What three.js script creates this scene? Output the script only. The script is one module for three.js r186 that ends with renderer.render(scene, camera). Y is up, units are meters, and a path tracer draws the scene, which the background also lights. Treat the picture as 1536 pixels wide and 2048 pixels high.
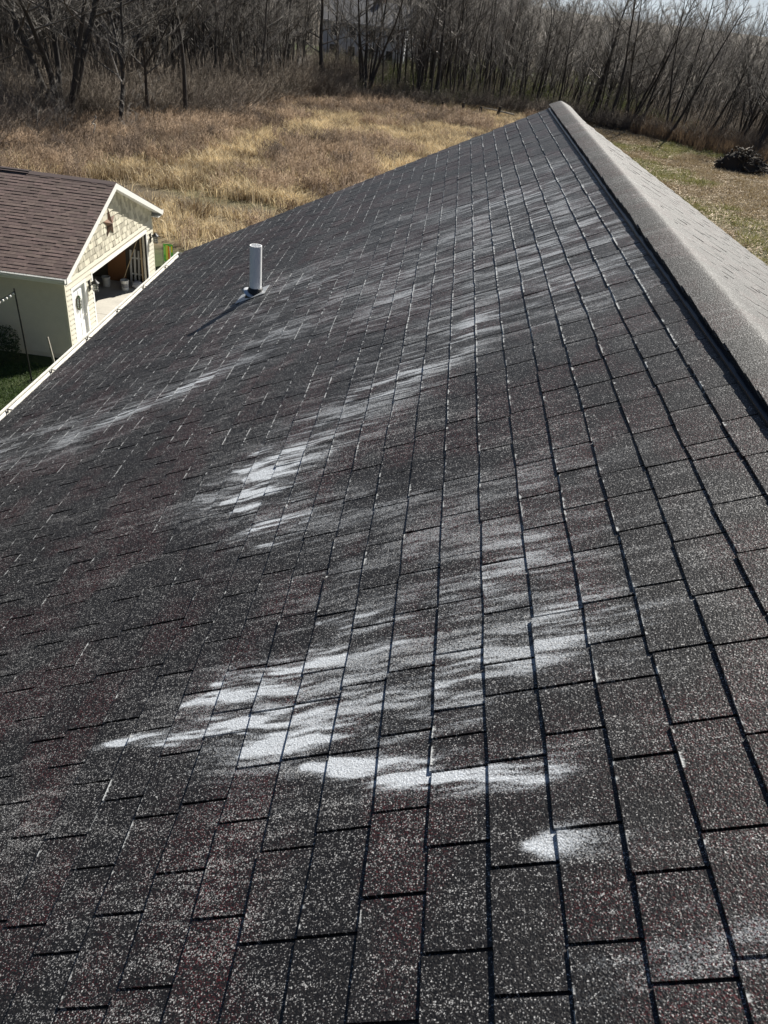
import * as THREE from 'three';

// ------------------------------------------------------------------ camera, sky, sun, exposure
const scene = new THREE.Scene();
const camera = new THREE.PerspectiveCamera(67.06, 0.75, 0.05, 3000);
{
  const pitch = 0.5981, roll = 0.12477, yaw = -0.01838;
  const cp = Math.cos(pitch), sp = Math.sin(pitch), c = Math.cos(roll), s = Math.sin(roll);
  const fw = new THREE.Vector3(Math.sin(yaw) * cp, -sp, -Math.cos(yaw) * cp);
  const rt = new THREE.Vector3(Math.cos(yaw), 0, Math.sin(yaw));
  const up = new THREE.Vector3().crossVectors(rt, fw);
  const r2 = rt.clone().multiplyScalar(c).addScaledVector(up, s), u2 = rt.clone().multiplyScalar(-s).addScaledVector(up, c);
  camera.position.set(-1.1835, 10.4572, 0);
  camera.quaternion.setFromRotationMatrix(new THREE.Matrix4().makeBasis(r2, u2, fw.clone().negate()));
  camera.updateMatrixWorld(true);
}
const SUN = new THREE.Vector3(0.4097, 0.6703, -0.6188).normalize();
{
  const W = 1024, H = 512, d = new Float32Array(W * H * 4);
  for (let j = 0; j < H; j++) for (let i = 0; i < W; i++) {
    const el = ((j + 0.5) / H - 0.5) * Math.PI, az = ((i + 0.5) / W - 0.5) * 2 * Math.PI;
    const x = Math.cos(el) * Math.cos(az), y = Math.sin(el), z = Math.cos(el) * Math.sin(az);
    const h = Math.pow(1 - Math.max(0, y), 5), g = Math.max(0, x * SUN.x + y * SUN.y + z * SUN.z);
    const glow = 0.30 * Math.pow(g, 24) + 0.07 * Math.pow(g, 5);
    const side = 0.5 + 0.5 * (x * SUN.x + z * SUN.z) / Math.hypot(SUN.x, SUN.z) / Math.max(1e-3, Math.cos(el)), hs = h * (0.20 + 0.80 * side);
    const k = (j * W + i) * 4;
    d[k] = 0.055 + 0.85 * hs + glow; d[k + 1] = 0.105 + 0.90 * hs + glow; d[k + 2] = 0.215 + 0.86 * hs + glow * 0.97; d[k + 3] = 1;
    if (y < 0) { d[k] = 0.655; d[k + 1] = 0.715; d[k + 2] = 0.76; }
  }
  const sky = new THREE.DataTexture(d, W, H, THREE.RGBAFormat, THREE.FloatType);
  sky.mapping = THREE.EquirectangularReflectionMapping; sky.magFilter = THREE.LinearFilter; sky.minFilter = THREE.LinearFilter;
  sky.colorSpace = THREE.LinearSRGBColorSpace; sky.needsUpdate = true;
  scene.background = sky; scene.environment = sky;
}
scene.backgroundIntensity = 0.46; scene.environmentIntensity = 0.46;
const sun = new THREE.DirectionalLight(0xfffaf0, 5);
sun.position.set(-5 + SUN.x * 150, SUN.y * 150, -45 + SUN.z * 150); sun.target.position.set(-5, 0, -45);
sun.castShadow = true; sun.shadow.mapSize.set(4096, 4096);
Object.assign(sun.shadow.camera, { left: -80, right: 80, top: 80, bottom: -80, near: 1, far: 400 });
scene.add(sun, sun.target);
const renderer = new THREE.WebGLRenderer({ antialias: true });
renderer.setSize(768, 1024);
renderer.toneMapping = THREE.LinearToneMapping;
renderer.toneMappingExposure = 1.68;
renderer.shadowMap.enabled = true;

// ------------------------------------------------------------------ helpers
function rng(seed) { let a = seed >>> 0; return () => { a = (a + 0x6D2B79F5) >>> 0; let t = Math.imul(a ^ (a >>> 15), 1 | a); t = (t + Math.imul(t ^ (t >>> 7), 61 | t)) ^ t; return ((t ^ (t >>> 14)) >>> 0) / 4294967296; }; }
const clamp = (x, a = 0, b = 1) => x < a ? a : x > b ? b : x;
const lerp = (a, b, t) => a + (b - a) * t;
const sst = (a, b, x) => { const t = clamp((x - a) / (b - a)); return t * t * (3 - 2 * t); };
const V = (x, y, z) => new THREE.Vector3(x, y, z);
const NT = new Float32Array(256 * 256); { const r = rng(7); for (let i = 0; i < NT.length; i++) NT[i] = r(); }
function noise(x, y) {
  const xi = Math.floor(x), yi = Math.floor(y); let fx = x - xi, fy = y - yi;
  fx = fx * fx * (3 - 2 * fx); fy = fy * fy * (3 - 2 * fy);
  const x0 = xi & 255, x1 = (xi + 1) & 255, y0 = (yi & 255) << 8, y1 = ((yi + 1) & 255) << 8;
  const a = NT[y0 + x0], b = NT[y0 + x1], c = NT[y1 + x0], d = NT[y1 + x1];
  return a + (b - a) * fx + (c - a + (a - b - c + d) * fx) * fy;
}
const fbm = (x, y) => 0.55 * noise(x, y) + 0.3 * noise(x * 2.1 + 9, y * 2.1 + 4) + 0.15 * noise(x * 4.3 + 31, y * 4.3 + 17);
const used = {};
function numbered(n) { const k = used[n] = (used[n] ?? -1) + 1; return k ? `${n}_${String(k).padStart(3, '0')}` : n; }
function shadows(o) { o.traverse(m => { if (m.isMesh) { m.castShadow = true; m.receiveShadow = true; } }); return o; }
function tag(o, label, category, group, kind) { if (label) o.userData.label = label; if (category) o.userData.category = category; if (group) o.userData.group = group; if (kind) o.userData.kind = kind; return o; }
function thing(name, label, category, pos = [0, 0, 0], group) { const g = new THREE.Group(); g.name = numbered(name); g.position.set(...pos); scene.add(g); return tag(g, label, category, group); }
function part(name, geo, mat, parent, label) { const m = new THREE.Mesh(geo, mat); m.name = name; m.castShadow = m.receiveShadow = true; parent.add(m); if (label) m.userData.label = label; return m; }
function single(name, geo, mat, label, category, group, kind) { const m = new THREE.Mesh(geo, mat); m.name = numbered(name); m.castShadow = m.receiveShadow = true; scene.add(m); return tag(m, label, category, group, kind); }

class MB {                                   // collects faces; flat quads carry uv in metres
  constructor() { this.p = []; this.u = []; this.i = []; this.c = null; }
  quad(a, b, c, d, uv) {
    const n = this.p.length / 3; this.p.push(a.x, a.y, a.z, b.x, b.y, b.z, c.x, c.y, c.z, d.x, d.y, d.z);
    if (uv) this.u.push(...uv); else {
      const e1 = b.clone().sub(a), nn = e1.clone().cross(d.clone().sub(a)), ax = Math.abs(nn.x), ay = Math.abs(nn.y), az = Math.abs(nn.z);
      for (const q of [a, b, c, d]) ay >= ax && ay >= az ? this.u.push(q.x, q.z) : ax >= az ? this.u.push(q.z, q.y) : this.u.push(q.x, q.y);
    }
    this.i.push(n, n + 1, n + 2, n, n + 2, n + 3);
    if (this.c) for (let k = 0; k < 4; k++) this.c.push(...this.col);
    return this;
  }
  hexa(b, t) {                               // b, t: four bottom and four top corners, seen from above counter-clockwise
    this.quad(t[0], t[1], t[2], t[3]); this.quad(b[3], b[2], b[1], b[0]);
    for (let k = 0; k < 4; k++) { const m = (k + 1) % 4; this.quad(b[k], b[m], t[m], t[k]); }
    return this;
  }
  box(x0, x1, y0, y1, z0, z1, M) {
    const P = (x, y, z) => { const v = V(x, y, z); return M ? v.applyMatrix4(M) : v; };
    return this.hexa([P(x0, y0, z1), P(x1, y0, z1), P(x1, y0, z0), P(x0, y0, z0)], [P(x0, y1, z1), P(x1, y1, z1), P(x1, y1, z0), P(x0, y1, z0)]);
  }
  tube(pts, rad, sides = 6, cap = false) {
    let prev = null; const base = this.p.length / 3, L = pts.length; let len = 0;
    for (let k = 0; k < L; k++) {
      const t = (k < L - 1 ? pts[k + 1].clone().sub(pts[k]) : pts[k].clone().sub(pts[k - 1])).normalize();
      let s = prev ? prev.clone().addScaledVector(t, -prev.dot(t)) : (Math.abs(t.y) > 0.9 ? V(1, 0, 0) : V(0, 1, 0)).cross(t);
      s.normalize(); prev = s; const b = t.clone().cross(s);
      if (k) len += pts[k].distanceTo(pts[k - 1]);
      for (let m = 0; m < sides; m++) { const a = m / sides * Math.PI * 2, r = rad[k]; this.p.push(pts[k].x + (s.x * Math.cos(a) + b.x * Math.sin(a)) * r, pts[k].y + (s.y * Math.cos(a) + b.y * Math.sin(a)) * r, pts[k].z + (s.z * Math.cos(a) + b.z * Math.sin(a)) * r); this.u.push(m / sides, len); if (this.c) this.c.push(...this.col); }
    }
    for (let k = 0; k < L - 1; k++) for (let m = 0; m < sides; m++) { const a = base + k * sides + m, b = base + k * sides + (m + 1) % sides; this.i.push(a, b, b + sides, a, b + sides, a + sides); }
    if (cap) for (const [k, f] of [[0, 1], [L - 1, 0]]) { for (let m = 1; m < sides - 1; m++) { const o = base + k * sides; f ? this.i.push(o, o + m + 1, o + m) : this.i.push(o, o + m, o + m + 1); } }
    return this;
  }
  spike(a, b, r) {                           // thin three-sided twig
    const t = b.clone().sub(a), s = (Math.abs(t.y) > Math.abs(t.x) ? V(1, 0, 0) : V(0, 1, 0)).cross(t).normalize(), q = t.clone().cross(s).normalize(), n = this.p.length / 3;
    for (let m = 0; m < 3; m++) { const an = m * 2.0944; this.p.push(a.x + (s.x * Math.cos(an) + q.x * Math.sin(an)) * r, a.y + (s.y * Math.cos(an) + q.y * Math.sin(an)) * r, a.z + (s.z * Math.cos(an) + q.z * Math.sin(an)) * r); this.u.push(m / 3, 0); if (this.c) this.c.push(...this.col); }
    this.p.push(b.x, b.y, b.z); this.u.push(0.5, t.length()); if (this.c) this.c.push(...this.col);
    for (let m = 0; m < 3; m++) this.i.push(n + m, n + (m + 1) % 3, n + 3); return this;
  }
  tri(a, b, c) { const n = this.p.length / 3; for (const q of [a, b, c]) { this.p.push(q.x, q.y, q.z); this.u.push(q.x + q.z, q.y); if (this.c) this.c.push(...this.col); } this.i.push(n, n + 1, n + 2); return this; }
  geo() {
    const g = new THREE.BufferGeometry(); g.setAttribute('position', new THREE.Float32BufferAttribute(this.p, 3)); g.setAttribute('uv', new THREE.Float32BufferAttribute(this.u, 2));
    if (this.c) g.setAttribute('color', new THREE.Float32BufferAttribute(this.c, 3));
    g.setIndex(this.i); g.computeVertexNormals(); return g;
  }
}
function colored() { const m = new MB(); m.c = []; m.col = [1, 1, 1]; return m; }
const SRGB = new Uint8Array(4097); for (let i = 0; i <= 4096; i++) { const l = i / 4096; SRGB[i] = Math.round(255 * (l <= 0.0031308 ? 12.92 * l : 1.055 * Math.pow(l, 1 / 2.4) - 0.055)); }
const enc = l => SRGB[l <= 0 ? 0 : l >= 1 ? 4096 : (l * 4096) | 0];
function dataTex(W, H, data, color = true) {
  const t = new THREE.DataTexture(data, W, H, THREE.RGBAFormat, THREE.UnsignedByteType);
  t.wrapS = t.wrapT = THREE.RepeatWrapping; t.magFilter = THREE.LinearFilter; t.minFilter = THREE.LinearMipmapLinearFilter; t.generateMipmaps = true;
  if (color) t.colorSpace = THREE.SRGBColorSpace; t.needsUpdate = true; return t;
}
function tileTex(N, fn, color = true) { const d = new Uint8Array(N * N * 4), o = [0, 0, 0]; for (let j = 0; j < N; j++) for (let i = 0; i < N; i++) { fn(i / N, j / N, o); const k = (j * N + i) * 4; for (let c = 0; c < 3; c++) d[k + c] = color ? enc(o[c]) : clamp(o[c]) * 255; d[k + 3] = 255; } return dataTex(N, N, d, color); }
const wrapNoise = (u, v, n, seed) => { const x = u * n, y = v * n, xi = Math.floor(x), yi = Math.floor(y); let fx = x - xi, fy = y - yi; fx = fx * fx * (3 - 2 * fx); fy = fy * fy * (3 - 2 * fy); const h = (a, b) => NT[(((b % n) + n) % n * 37 + seed * 11 & 255) * 256 + (((a % n) + n) % n * 53 + ((b % n) + n) % n * 7 + seed * 29 & 255)]; return lerp(lerp(h(xi, yi), h(xi + 1, yi), fx), lerp(h(xi, yi + 1), h(xi + 1, yi + 1), fx), fy); };
function std(color, o = {}) { const m = new THREE.MeshStandardMaterial({ roughness: 0.8, metalness: 0, side: THREE.DoubleSide, ...o }); if (Array.isArray(color)) m.color.setRGB(...color); else m.color.set(color); return m; }

// ------------------------------------------------------------------ roof frame: s runs down the left slope, z along the ridge
const TH = 0.4675, CT = Math.cos(TH), ST = Math.sin(TH), RY = 9.4, EXPO = 0.143, S0 = 0.135, NC = 36, ZFAR = -10.68, ZNEAR = 3.6;
const APX = 0.13, APY = RY + 0.0656;                               // where the two slopes meet, u = 0
const roofP = (s, h, z) => V(-s * CT - h * ST, RY - s * ST + h * CT, z);
const sideP = (sg, u, h, z) => V(APX + sg * (u * CT + h * ST), APY - u * ST + h * CT, z);

const KEYS = { 0: [-2.21, -2.45, -2.7, -2.94, -3.14, -3.38], 1: [-2.0, -2.26, -2.36, -2.61, -2.85, -3.11, -3.36, -3.58], 2: [-1.17, -1.44, -1.63, -1.87, -2.1, -2.29, -2.53, -2.78, -3.01, -3.25, -3.42, -3.57, -3.79], 3: [-0.72, -0.96, -1.23, -1.46, -1.71, -1.98, -2.17, -2.32, -2.56, -2.82, -3.02, -3.24, -3.5, -3.74, -3.94], 4: [-0.69, -0.89, -1.16, -1.39, -1.53, -1.69, -1.93, -2.17, -2.4, -2.57, -2.83, -3.07, -3.3, -3.6, -3.86], 5: [-0.77, -1.01, -1.26, -1.41, -1.68, -1.9, -2.11, -2.3, -2.53, -2.73, -2.96, -3.21, -3.46, -3.66, -3.87], 6: [-0.69, -0.94, -1.21, -1.42, -1.53, -1.74], 7: [-0.78, -1.01, -1.21, -1.31, -1.4, -1.61, -1.83], 8: [-0.91, -1.12, -1.35, -1.58, -1.83, -2.03], 9: [-0.84, -1.09, -1.32, -1.56, -1.81, -2.0], 10: [-0.84, -1.06, -1.33, -1.53, -1.65, -1.91, -2.13], 11: [-0.91, -1.16, -1.33, -1.53, -1.72, -1.95, -2.18], 12: [-0.77, -1.04, -1.24, -1.47, -1.56, -1.74], 13: [-0.74, -0.95, -1.22, -1.43, -1.67, -1.91], 14: [-0.87, -1.09, -1.3, -1.55, -1.79], 15: [-1.2, -1.38, -1.62, -1.86], 16: [-1.47, -1.62, -1.87], 17: [-1.6, -1.85] };
const TABROWS = [], TABID = [];                                 // the joints of every course, and the tab under each centimetre of it
{
  const r = rng(55); let last = 0;
  for (let c = 0; c < NC; c++) {
    const keys = KEYS[c] ? KEYS[c].slice() : [-5 + (last = (last + 0.085 + 0.075 * r()) % 0.242)];
    while (keys[0] < ZNEAR) keys.unshift(keys[0] + 0.242 + (r() - 0.5) * 0.016);
    while (keys[keys.length - 1] > ZFAR) keys.push(keys[keys.length - 1] - 0.242 + (r() - 0.5) * 0.016);
    TABROWS.push(keys); const n = Math.ceil((ZNEAR - ZFAR) / 0.01) + 2, id = new Float32Array(n); let k = keys.length - 2;
    for (let i = 0; i < n; i++) { const z = ZFAR + i * 0.01; while (k > 0 && z > keys[k]) k--; id[i] = NT[(c * 977 + k * 131 + 17) & 65535]; } TABID.push(id);
  }
}
const tabHash = (s, z) => { const row = TABID[clamp(Math.ceil((s - S0) / EXPO), 0, NC - 1)], i = Math.round((z - ZFAR) / 0.01); return row[i < 0 ? 0 : i >= row.length ? row.length - 1 : i]; };
// -- the white residue that has run down the left slope: fingers, and broad washes that also paint in sky glare, in (s, z) metres
const FING = [
  [[2.27, -1.52], [1.98, -1.50], [1.85, -1.50], [1.71, -1.50], [1.5, -1.49], 0.036, 1.5], [[1.98, -1.63], [1.87, -1.63], [1.71, -1.61], [1.57, -1.60], [1.3, -1.6], 0.024, 1.1],
  [[1.89, -1.70], [1.84, -1.71], [1.70, -1.70], [1.5, -1.70], [1.25, -1.71], 0.028, 1.05], [[1.70, -1.39], [1.57, -1.40], [1.45, -1.39], [1.25, -1.37], [1.0, -1.36], 0.040, 0.95],
  [[1.49, -1.30], [1.42, -1.29], [1.29, -1.26], [1.15, -1.21], [0.98, -1.165], [0.84, -1.13], 0.036, 1.2], [[0.91, -0.985], [0.85, -0.98], [0.76, -0.975], [0.66, -0.98], 0.042, 1.15],
  [[2.22, -2.91], [2.03, -2.91], [1.78, -2.90], 0.035, 1.1], [[2.24, -3.22], [2.10, -3.20], [1.85, -3.23], 0.04, 1.1], [[2.20, -3.33], [2.02, -3.35], [1.7, -3.42], 0.035, 1.05],
  [[2.14, -2.80], [1.95, -2.79], [1.66, -2.76], 0.032, 1.0], [[2.05, -2.61], [1.85, -2.60], [1.5, -2.55], 0.035, 0.8], [[1.55, -1.87], [1.42, -1.85], [1.25, -1.85], 0.022, 0.95],
  [[2.15, -3.08], [1.95, -3.07], [1.7, -3.08], 0.045, 1.0], [[1.95, -2.45], [1.7, -2.42], [1.4, -2.4], 0.03, 0.6], [[3.2, -4.72], [2.9, -4.8], [2.5, -4.9], 0.07, 0.7], [[3.75, -4.6], [3.4, -4.66], [3.0, -4.72], 0.06, 0.65], [[0.62, -0.82], [0.55, -0.80], [0.42, -0.8], 0.045, 0.35],
];
const WASH_GLARE = [
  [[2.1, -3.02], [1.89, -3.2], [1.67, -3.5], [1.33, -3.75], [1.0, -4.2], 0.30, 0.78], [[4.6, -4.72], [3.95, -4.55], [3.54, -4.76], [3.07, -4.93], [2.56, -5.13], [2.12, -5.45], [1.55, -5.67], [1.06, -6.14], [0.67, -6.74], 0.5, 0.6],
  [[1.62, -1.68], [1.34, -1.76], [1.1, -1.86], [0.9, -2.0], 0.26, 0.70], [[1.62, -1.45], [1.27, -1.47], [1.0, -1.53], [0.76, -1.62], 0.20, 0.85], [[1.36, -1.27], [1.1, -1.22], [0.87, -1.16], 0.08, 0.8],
  [[1.4, -5.2], [0.83, -4.8], [0.55, -4.5], [0.42, -4.3], 0.7, 0.66], [[0.75, -7.2], [0.5, -6.1], [0.4, -5.0], 0.75, 0.68], [[1.95, -2.62], [1.6, -2.5], [1.3, -2.45], 0.28, 0.55], [[1.5, -4.1], [1.05, -4.5], [0.7, -5.2], 0.5, 0.45],  // the wide upper washes put bluish sky sheen into the colour
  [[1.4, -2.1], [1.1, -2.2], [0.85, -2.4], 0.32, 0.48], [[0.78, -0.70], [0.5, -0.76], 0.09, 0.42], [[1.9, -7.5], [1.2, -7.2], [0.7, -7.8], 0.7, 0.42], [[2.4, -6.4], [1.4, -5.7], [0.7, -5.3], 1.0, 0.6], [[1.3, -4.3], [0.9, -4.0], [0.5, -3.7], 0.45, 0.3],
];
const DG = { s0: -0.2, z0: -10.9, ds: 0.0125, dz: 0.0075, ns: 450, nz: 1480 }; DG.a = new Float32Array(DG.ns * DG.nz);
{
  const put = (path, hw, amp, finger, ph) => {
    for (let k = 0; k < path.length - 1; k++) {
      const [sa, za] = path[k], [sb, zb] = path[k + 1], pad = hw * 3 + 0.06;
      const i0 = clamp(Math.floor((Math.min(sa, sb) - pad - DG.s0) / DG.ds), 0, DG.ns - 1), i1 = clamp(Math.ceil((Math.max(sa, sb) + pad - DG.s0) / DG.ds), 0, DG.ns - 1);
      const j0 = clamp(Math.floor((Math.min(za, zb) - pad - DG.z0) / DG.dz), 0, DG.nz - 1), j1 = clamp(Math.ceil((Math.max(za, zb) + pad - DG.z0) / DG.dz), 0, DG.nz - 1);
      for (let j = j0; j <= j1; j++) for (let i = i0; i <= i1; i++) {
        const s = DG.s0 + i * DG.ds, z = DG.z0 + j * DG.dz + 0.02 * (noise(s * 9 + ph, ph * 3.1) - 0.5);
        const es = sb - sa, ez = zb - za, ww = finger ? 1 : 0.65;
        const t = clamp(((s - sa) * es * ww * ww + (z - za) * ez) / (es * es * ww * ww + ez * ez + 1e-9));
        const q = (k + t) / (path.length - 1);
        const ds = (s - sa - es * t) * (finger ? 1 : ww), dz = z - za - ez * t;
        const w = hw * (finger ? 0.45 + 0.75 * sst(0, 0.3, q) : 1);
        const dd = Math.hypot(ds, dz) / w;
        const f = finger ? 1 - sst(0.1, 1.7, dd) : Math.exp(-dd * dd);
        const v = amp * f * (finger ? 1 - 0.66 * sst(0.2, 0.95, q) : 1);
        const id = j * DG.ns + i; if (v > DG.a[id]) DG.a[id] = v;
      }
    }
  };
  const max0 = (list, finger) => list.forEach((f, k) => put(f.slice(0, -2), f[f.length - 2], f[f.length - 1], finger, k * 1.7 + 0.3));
  max0(WASH_GLARE, false); DG.w = DG.a; DG.a = new Float32Array(DG.ns * DG.nz); max0(FING, true); DG.f = DG.a;
}
function sampleD(arr, s, z) {
  const x = clamp((s - DG.s0) / DG.ds, 0, DG.ns - 1.01), y = clamp((z - DG.z0) / DG.dz, 0, DG.nz - 1.01), i = x | 0, j = y | 0, fx = x - i, fy = y - j, k = j * DG.ns + i;
  const a = arr[k], b = arr[k + 1], c = arr[k + DG.ns], d = arr[k + DG.ns + 1];
  return a + (b - a) * fx + (c - a + (a - b - c + d) * fx) * fy;
}
// -- mineral granules: cells of about 2.5 mm with a random number and a height
const GN = 1024, GR = new Float32Array(GN * GN), GB = new Uint8Array(GN * GN * 4);
{
  const C = GN / 2, r = rng(21), jx = new Float32Array(C * C), jy = new Float32Array(C * C), jr = new Float32Array(C * C);
  for (let k = 0; k < C * C; k++) { jx[k] = r(); jy[k] = r(); jr[k] = r(); }
  for (let j = 0; j < GN; j++) for (let i = 0; i < GN; i++) {
    const cx = i >> 1, cy = j >> 1; let best = 9, id = 0;
    for (let b = -1; b <= 1; b++) for (let a = -1; a <= 1; a++) {
      const X = (cx + a + C) % C, Y = (cy + b + C) % C, k = Y * C + X, dx = (cx + a + jx[k]) * 2 - i - 0.5, dy = (cy + b + jy[k]) * 2 - j - 0.5, d = dx * dx + dy * dy;
      if (d < best) { best = d; id = k; }
    }
    GR[j * GN + i] = jr[id]; const h = clamp(0.25 + 0.75 * jr[id] - 0.16 * best) * 255, q = (j * GN + i) * 4; GB[q] = GB[q + 1] = GB[q + 2] = h; GB[q + 3] = 255;
  }
}
const STN = 1024, STR = new Float32Array(STN * 256);           // streaks drawn out down the slope: 4 m period each way
for (let j = 0; j < STN; j++) for (let i = 0; i < 256; i++) {
  const z = j / STN, s = i / 256, wv = 0.006 * (noise(s * 40, 3) - 0.5);
  const n = (a, b, k) => { const x = (z + wv) * a, y = s * b, xi = Math.floor(x), yi = Math.floor(y); let fx = x - xi, fy = y - yi; fx = fx * fx * (3 - 2 * fx); fy = fy * fy * (3 - 2 * fy); const h = (p, q) => NT[((q % b) * 31 + k * 17 & 255) * 256 + (((p % a) + a) % a * 67 + (q % b) * 13 + k & 255)]; return lerp(lerp(h(xi, yi), h(xi + 1, yi), fx), lerp(h(xi, yi + 1), h(xi + 1, yi + 1), fx), fy); };
  STR[j * 256 + i] = 0.24 * n(48, 12, 1) + 0.28 * n(140, 22, 2) + 0.27 * n(330, 36, 3) + 0.21 * n(500, 60, 4);
}
const strk = (s, z) => { const x = ((s / 4) % 1 + 1) % 1 * 256, y = ((z / 4) % 1 + 1) % 1 * STN, i = x | 0, j = y | 0, f = x - i; const r = j * 256; return STR[r + i] * (1 - f) + STR[r + ((i + 1) & 255)] * f; };

function granule(s, z, out, opt) {                              // linear colour of the shingle surface at (s, z)
  const gi = ((Math.floor(s / 0.00105) % GN) + GN) % GN, gj = ((Math.floor(z / 0.00105) % GN) + GN) % GN;
  const r = GR[gj * GN + gi], r2 = GR[((gj + 391) & 1023) * GN + ((gi + 217) & 1023)];
  const hsh = tabHash(s, z), st = strk(s + hsh * 0.11, z + (hsh - 0.5) * 0.02), patch = fbm(s * 2.3 + 5, z * 2.9 + 2), red = sst(0.42, 0.68, fbm(s * 4.2 + 40, z * 3.4 + 60) + 0.12 * (tabHash(s, z) - 0.5));
  let D = 0, F = 0;
  if (opt.depGlare) { const w = sampleD(DG.w, s, z); F = sampleD(DG.f, s, z); const S = sst(0.33, 0.68, st); D = clamp(w * (0.23 + 0.84 * S) * (0.85 + 0.3 * hsh) + Math.pow(F, 1.3) * (0.30 + 0.70 * S), 0, 1.1); }
  const tone = 0.80 + 0.36 * hsh, light = 0.06 + 0.12 * patch + 0.24 * sst(0.50, 0.74, st) * (0.35 + patch) + opt.light;
  let R, G, B;
  if (r < light) { const k = 0.08 + 0.50 * r2 * r2 + 0.10 * r2; R = k; G = k * 0.99; B = k * 0.975; }
  else if (r < 0.45) { const k = tone * (0.7 + 0.6 * r2); R = lerp(0.0155, 0.0185, red) * k; G = 0.0142 * k; B = 0.0145 * k; }
  else if (r < 0.72) { R = 0.006; G = 0.0056; B = 0.006; }
  else if (r < 0.88) { R = lerp(0.024, 0.078, red) * tone; G = lerp(0.020, 0.012, red) * tone; B = lerp(0.0195, 0.0135, red) * tone; }
  else { const k = tone * (0.6 + 0.8 * r2); R = 0.045 * k; G = 0.041 * k; B = 0.038 * k; }
  { const q = r < light ? 0.92 : 0.62; R *= q; G *= q; B *= q; }
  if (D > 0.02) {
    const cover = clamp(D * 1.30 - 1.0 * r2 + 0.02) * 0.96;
    const k = Math.min(0.72, 0.20 + 0.46 * Math.min(1.1, D)) * (0.66 + 0.55 * r); R = lerp(R, k * 0.94, cover); G = lerp(G, k * 0.99, cover); B = lerp(B, k * 1.05, cover);  // residue film, tinted cool to paint in the sky glare
  }
  out[0] = R; out[1] = G; out[2] = B;
}
function crustGlint(s, z, out) {                                     // dried residue on the lower lip of the tabs; far dashes paint in edge glints
  const c = (s - S0) / EXPO, i = Math.ceil(c), up = (i - c) * EXPO; if (up > 0.011) return;
  const n = noise(z * 47 + i * 7.3, i * 3.7), m = noise(z * 5.5 + 11, i * 0.7 + s * 0.4), far = sst(1.6, 4.5, -z) * 0.20;
  const a = sst(0.665 - far, 0.76 - far, 0.62 * n + 0.38 * m) * (1 - sst(0.2, 1.0, up / (0.0022 + 0.0045 * sst(2, 5, -z) + 0.011 * noise(z * 210, i * 5.1) * noise(z * 70 + 9, i * 2.3 + 4) * 1.6))) * 0.9;
  if (a > 0) { out[0] = lerp(out[0], 0.62, a); out[1] = lerp(out[1], 0.63, a); out[2] = lerp(out[2], 0.62, a); }
}
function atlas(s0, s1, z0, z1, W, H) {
  const d = new Uint8Array(W * H * 4), o = [0, 0, 0], opt = { depGlare: true, light: 0 };
  for (let j = 0; j < H; j++) { const z = z0 + (z1 - z0) * (j + 0.5) / H; for (let i = 0; i < W; i++) { const s = s0 + (s1 - s0) * (i + 0.5) / W; granule(s, z, o, opt); crustGlint(s, z, o); const k = (j * W + i) * 4; d[k] = enc(o[0]); d[k + 1] = enc(o[1]); d[k + 2] = enc(o[2]); d[k + 3] = 255; } }
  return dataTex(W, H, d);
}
function bumpTex(rx, ry) { const t = dataTex(GN, GN, GB, false); t.repeat.set(rx, ry); return t; }
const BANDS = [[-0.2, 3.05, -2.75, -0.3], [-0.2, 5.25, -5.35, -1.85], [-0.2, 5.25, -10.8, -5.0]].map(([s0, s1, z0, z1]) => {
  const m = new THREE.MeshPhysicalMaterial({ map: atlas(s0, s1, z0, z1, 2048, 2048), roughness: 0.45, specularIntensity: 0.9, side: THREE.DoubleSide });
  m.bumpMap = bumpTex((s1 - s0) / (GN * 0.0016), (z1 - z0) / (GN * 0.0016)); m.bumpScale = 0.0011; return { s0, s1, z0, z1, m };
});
const plainTile = tileTex(1024, (u, v, o) => granule(u * 1.0752, v * 1.0752, o, { depGlare: false, light: 0.07 }));
const plainMat = new THREE.MeshStandardMaterial({ map: plainTile, roughness: 0.66, side: THREE.DoubleSide }); plainTile.repeat.set(1 / 1.0752, 1 / 1.0752);
plainMat.bumpMap = bumpTex(1 / 1.6384, 1 / 1.6384); plainMat.bumpScale = 0.0016;
const PLAIN = { m: plainMat };

// ------------------------------------------------------------------ the house under the camera
const house = thing('house', 'house seen from its own dark shingled gable roof filling the foreground', 'house');
const deckMat = std([0.022, 0.02, 0.019], { roughness: 0.9 }), vinyl = std([0.66, 0.62, 0.5], { roughness: 0.6 }), white = std([0.8, 0.8, 0.78], { roughness: 0.45 });
const leftSlope = part('roof_slope', (() => { const m = new MB(); m.hexa([roofP(5.12, -0.15, ZNEAR), roofP(-0.146, -0.15, ZNEAR), roofP(-0.146, -0.15, ZFAR + 0.02), roofP(5.12, -0.15, ZFAR + 0.02)], [roofP(5.12, -0.0085, ZNEAR), roofP(-0.146, -0.0085, ZNEAR), roofP(-0.146, -0.0085, ZFAR + 0.02), roofP(5.12, -0.0085, ZFAR + 0.02)]); return m.geo(); })(), deckMat, house, 'dark brown shingled roof slope with white run marks');
const rightSlope = part('roof_slope', (() => { const m = new MB(); m.hexa([sideP(1, 0, -0.15, ZNEAR), sideP(1, 5.26, -0.15, ZNEAR), sideP(1, 5.26, -0.15, ZFAR + 0.02), sideP(1, 0, -0.15, ZFAR + 0.02)], [sideP(1, 0, -0.0085, ZNEAR), sideP(1, 5.26, -0.0085, ZNEAR), sideP(1, 5.26, -0.0085, ZFAR + 0.02), sideP(1, 0, -0.0085, ZFAR + 0.02)]); return m.geo(); })(), deckMat, house, 'sunlit far slope beyond the ridge');
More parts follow.
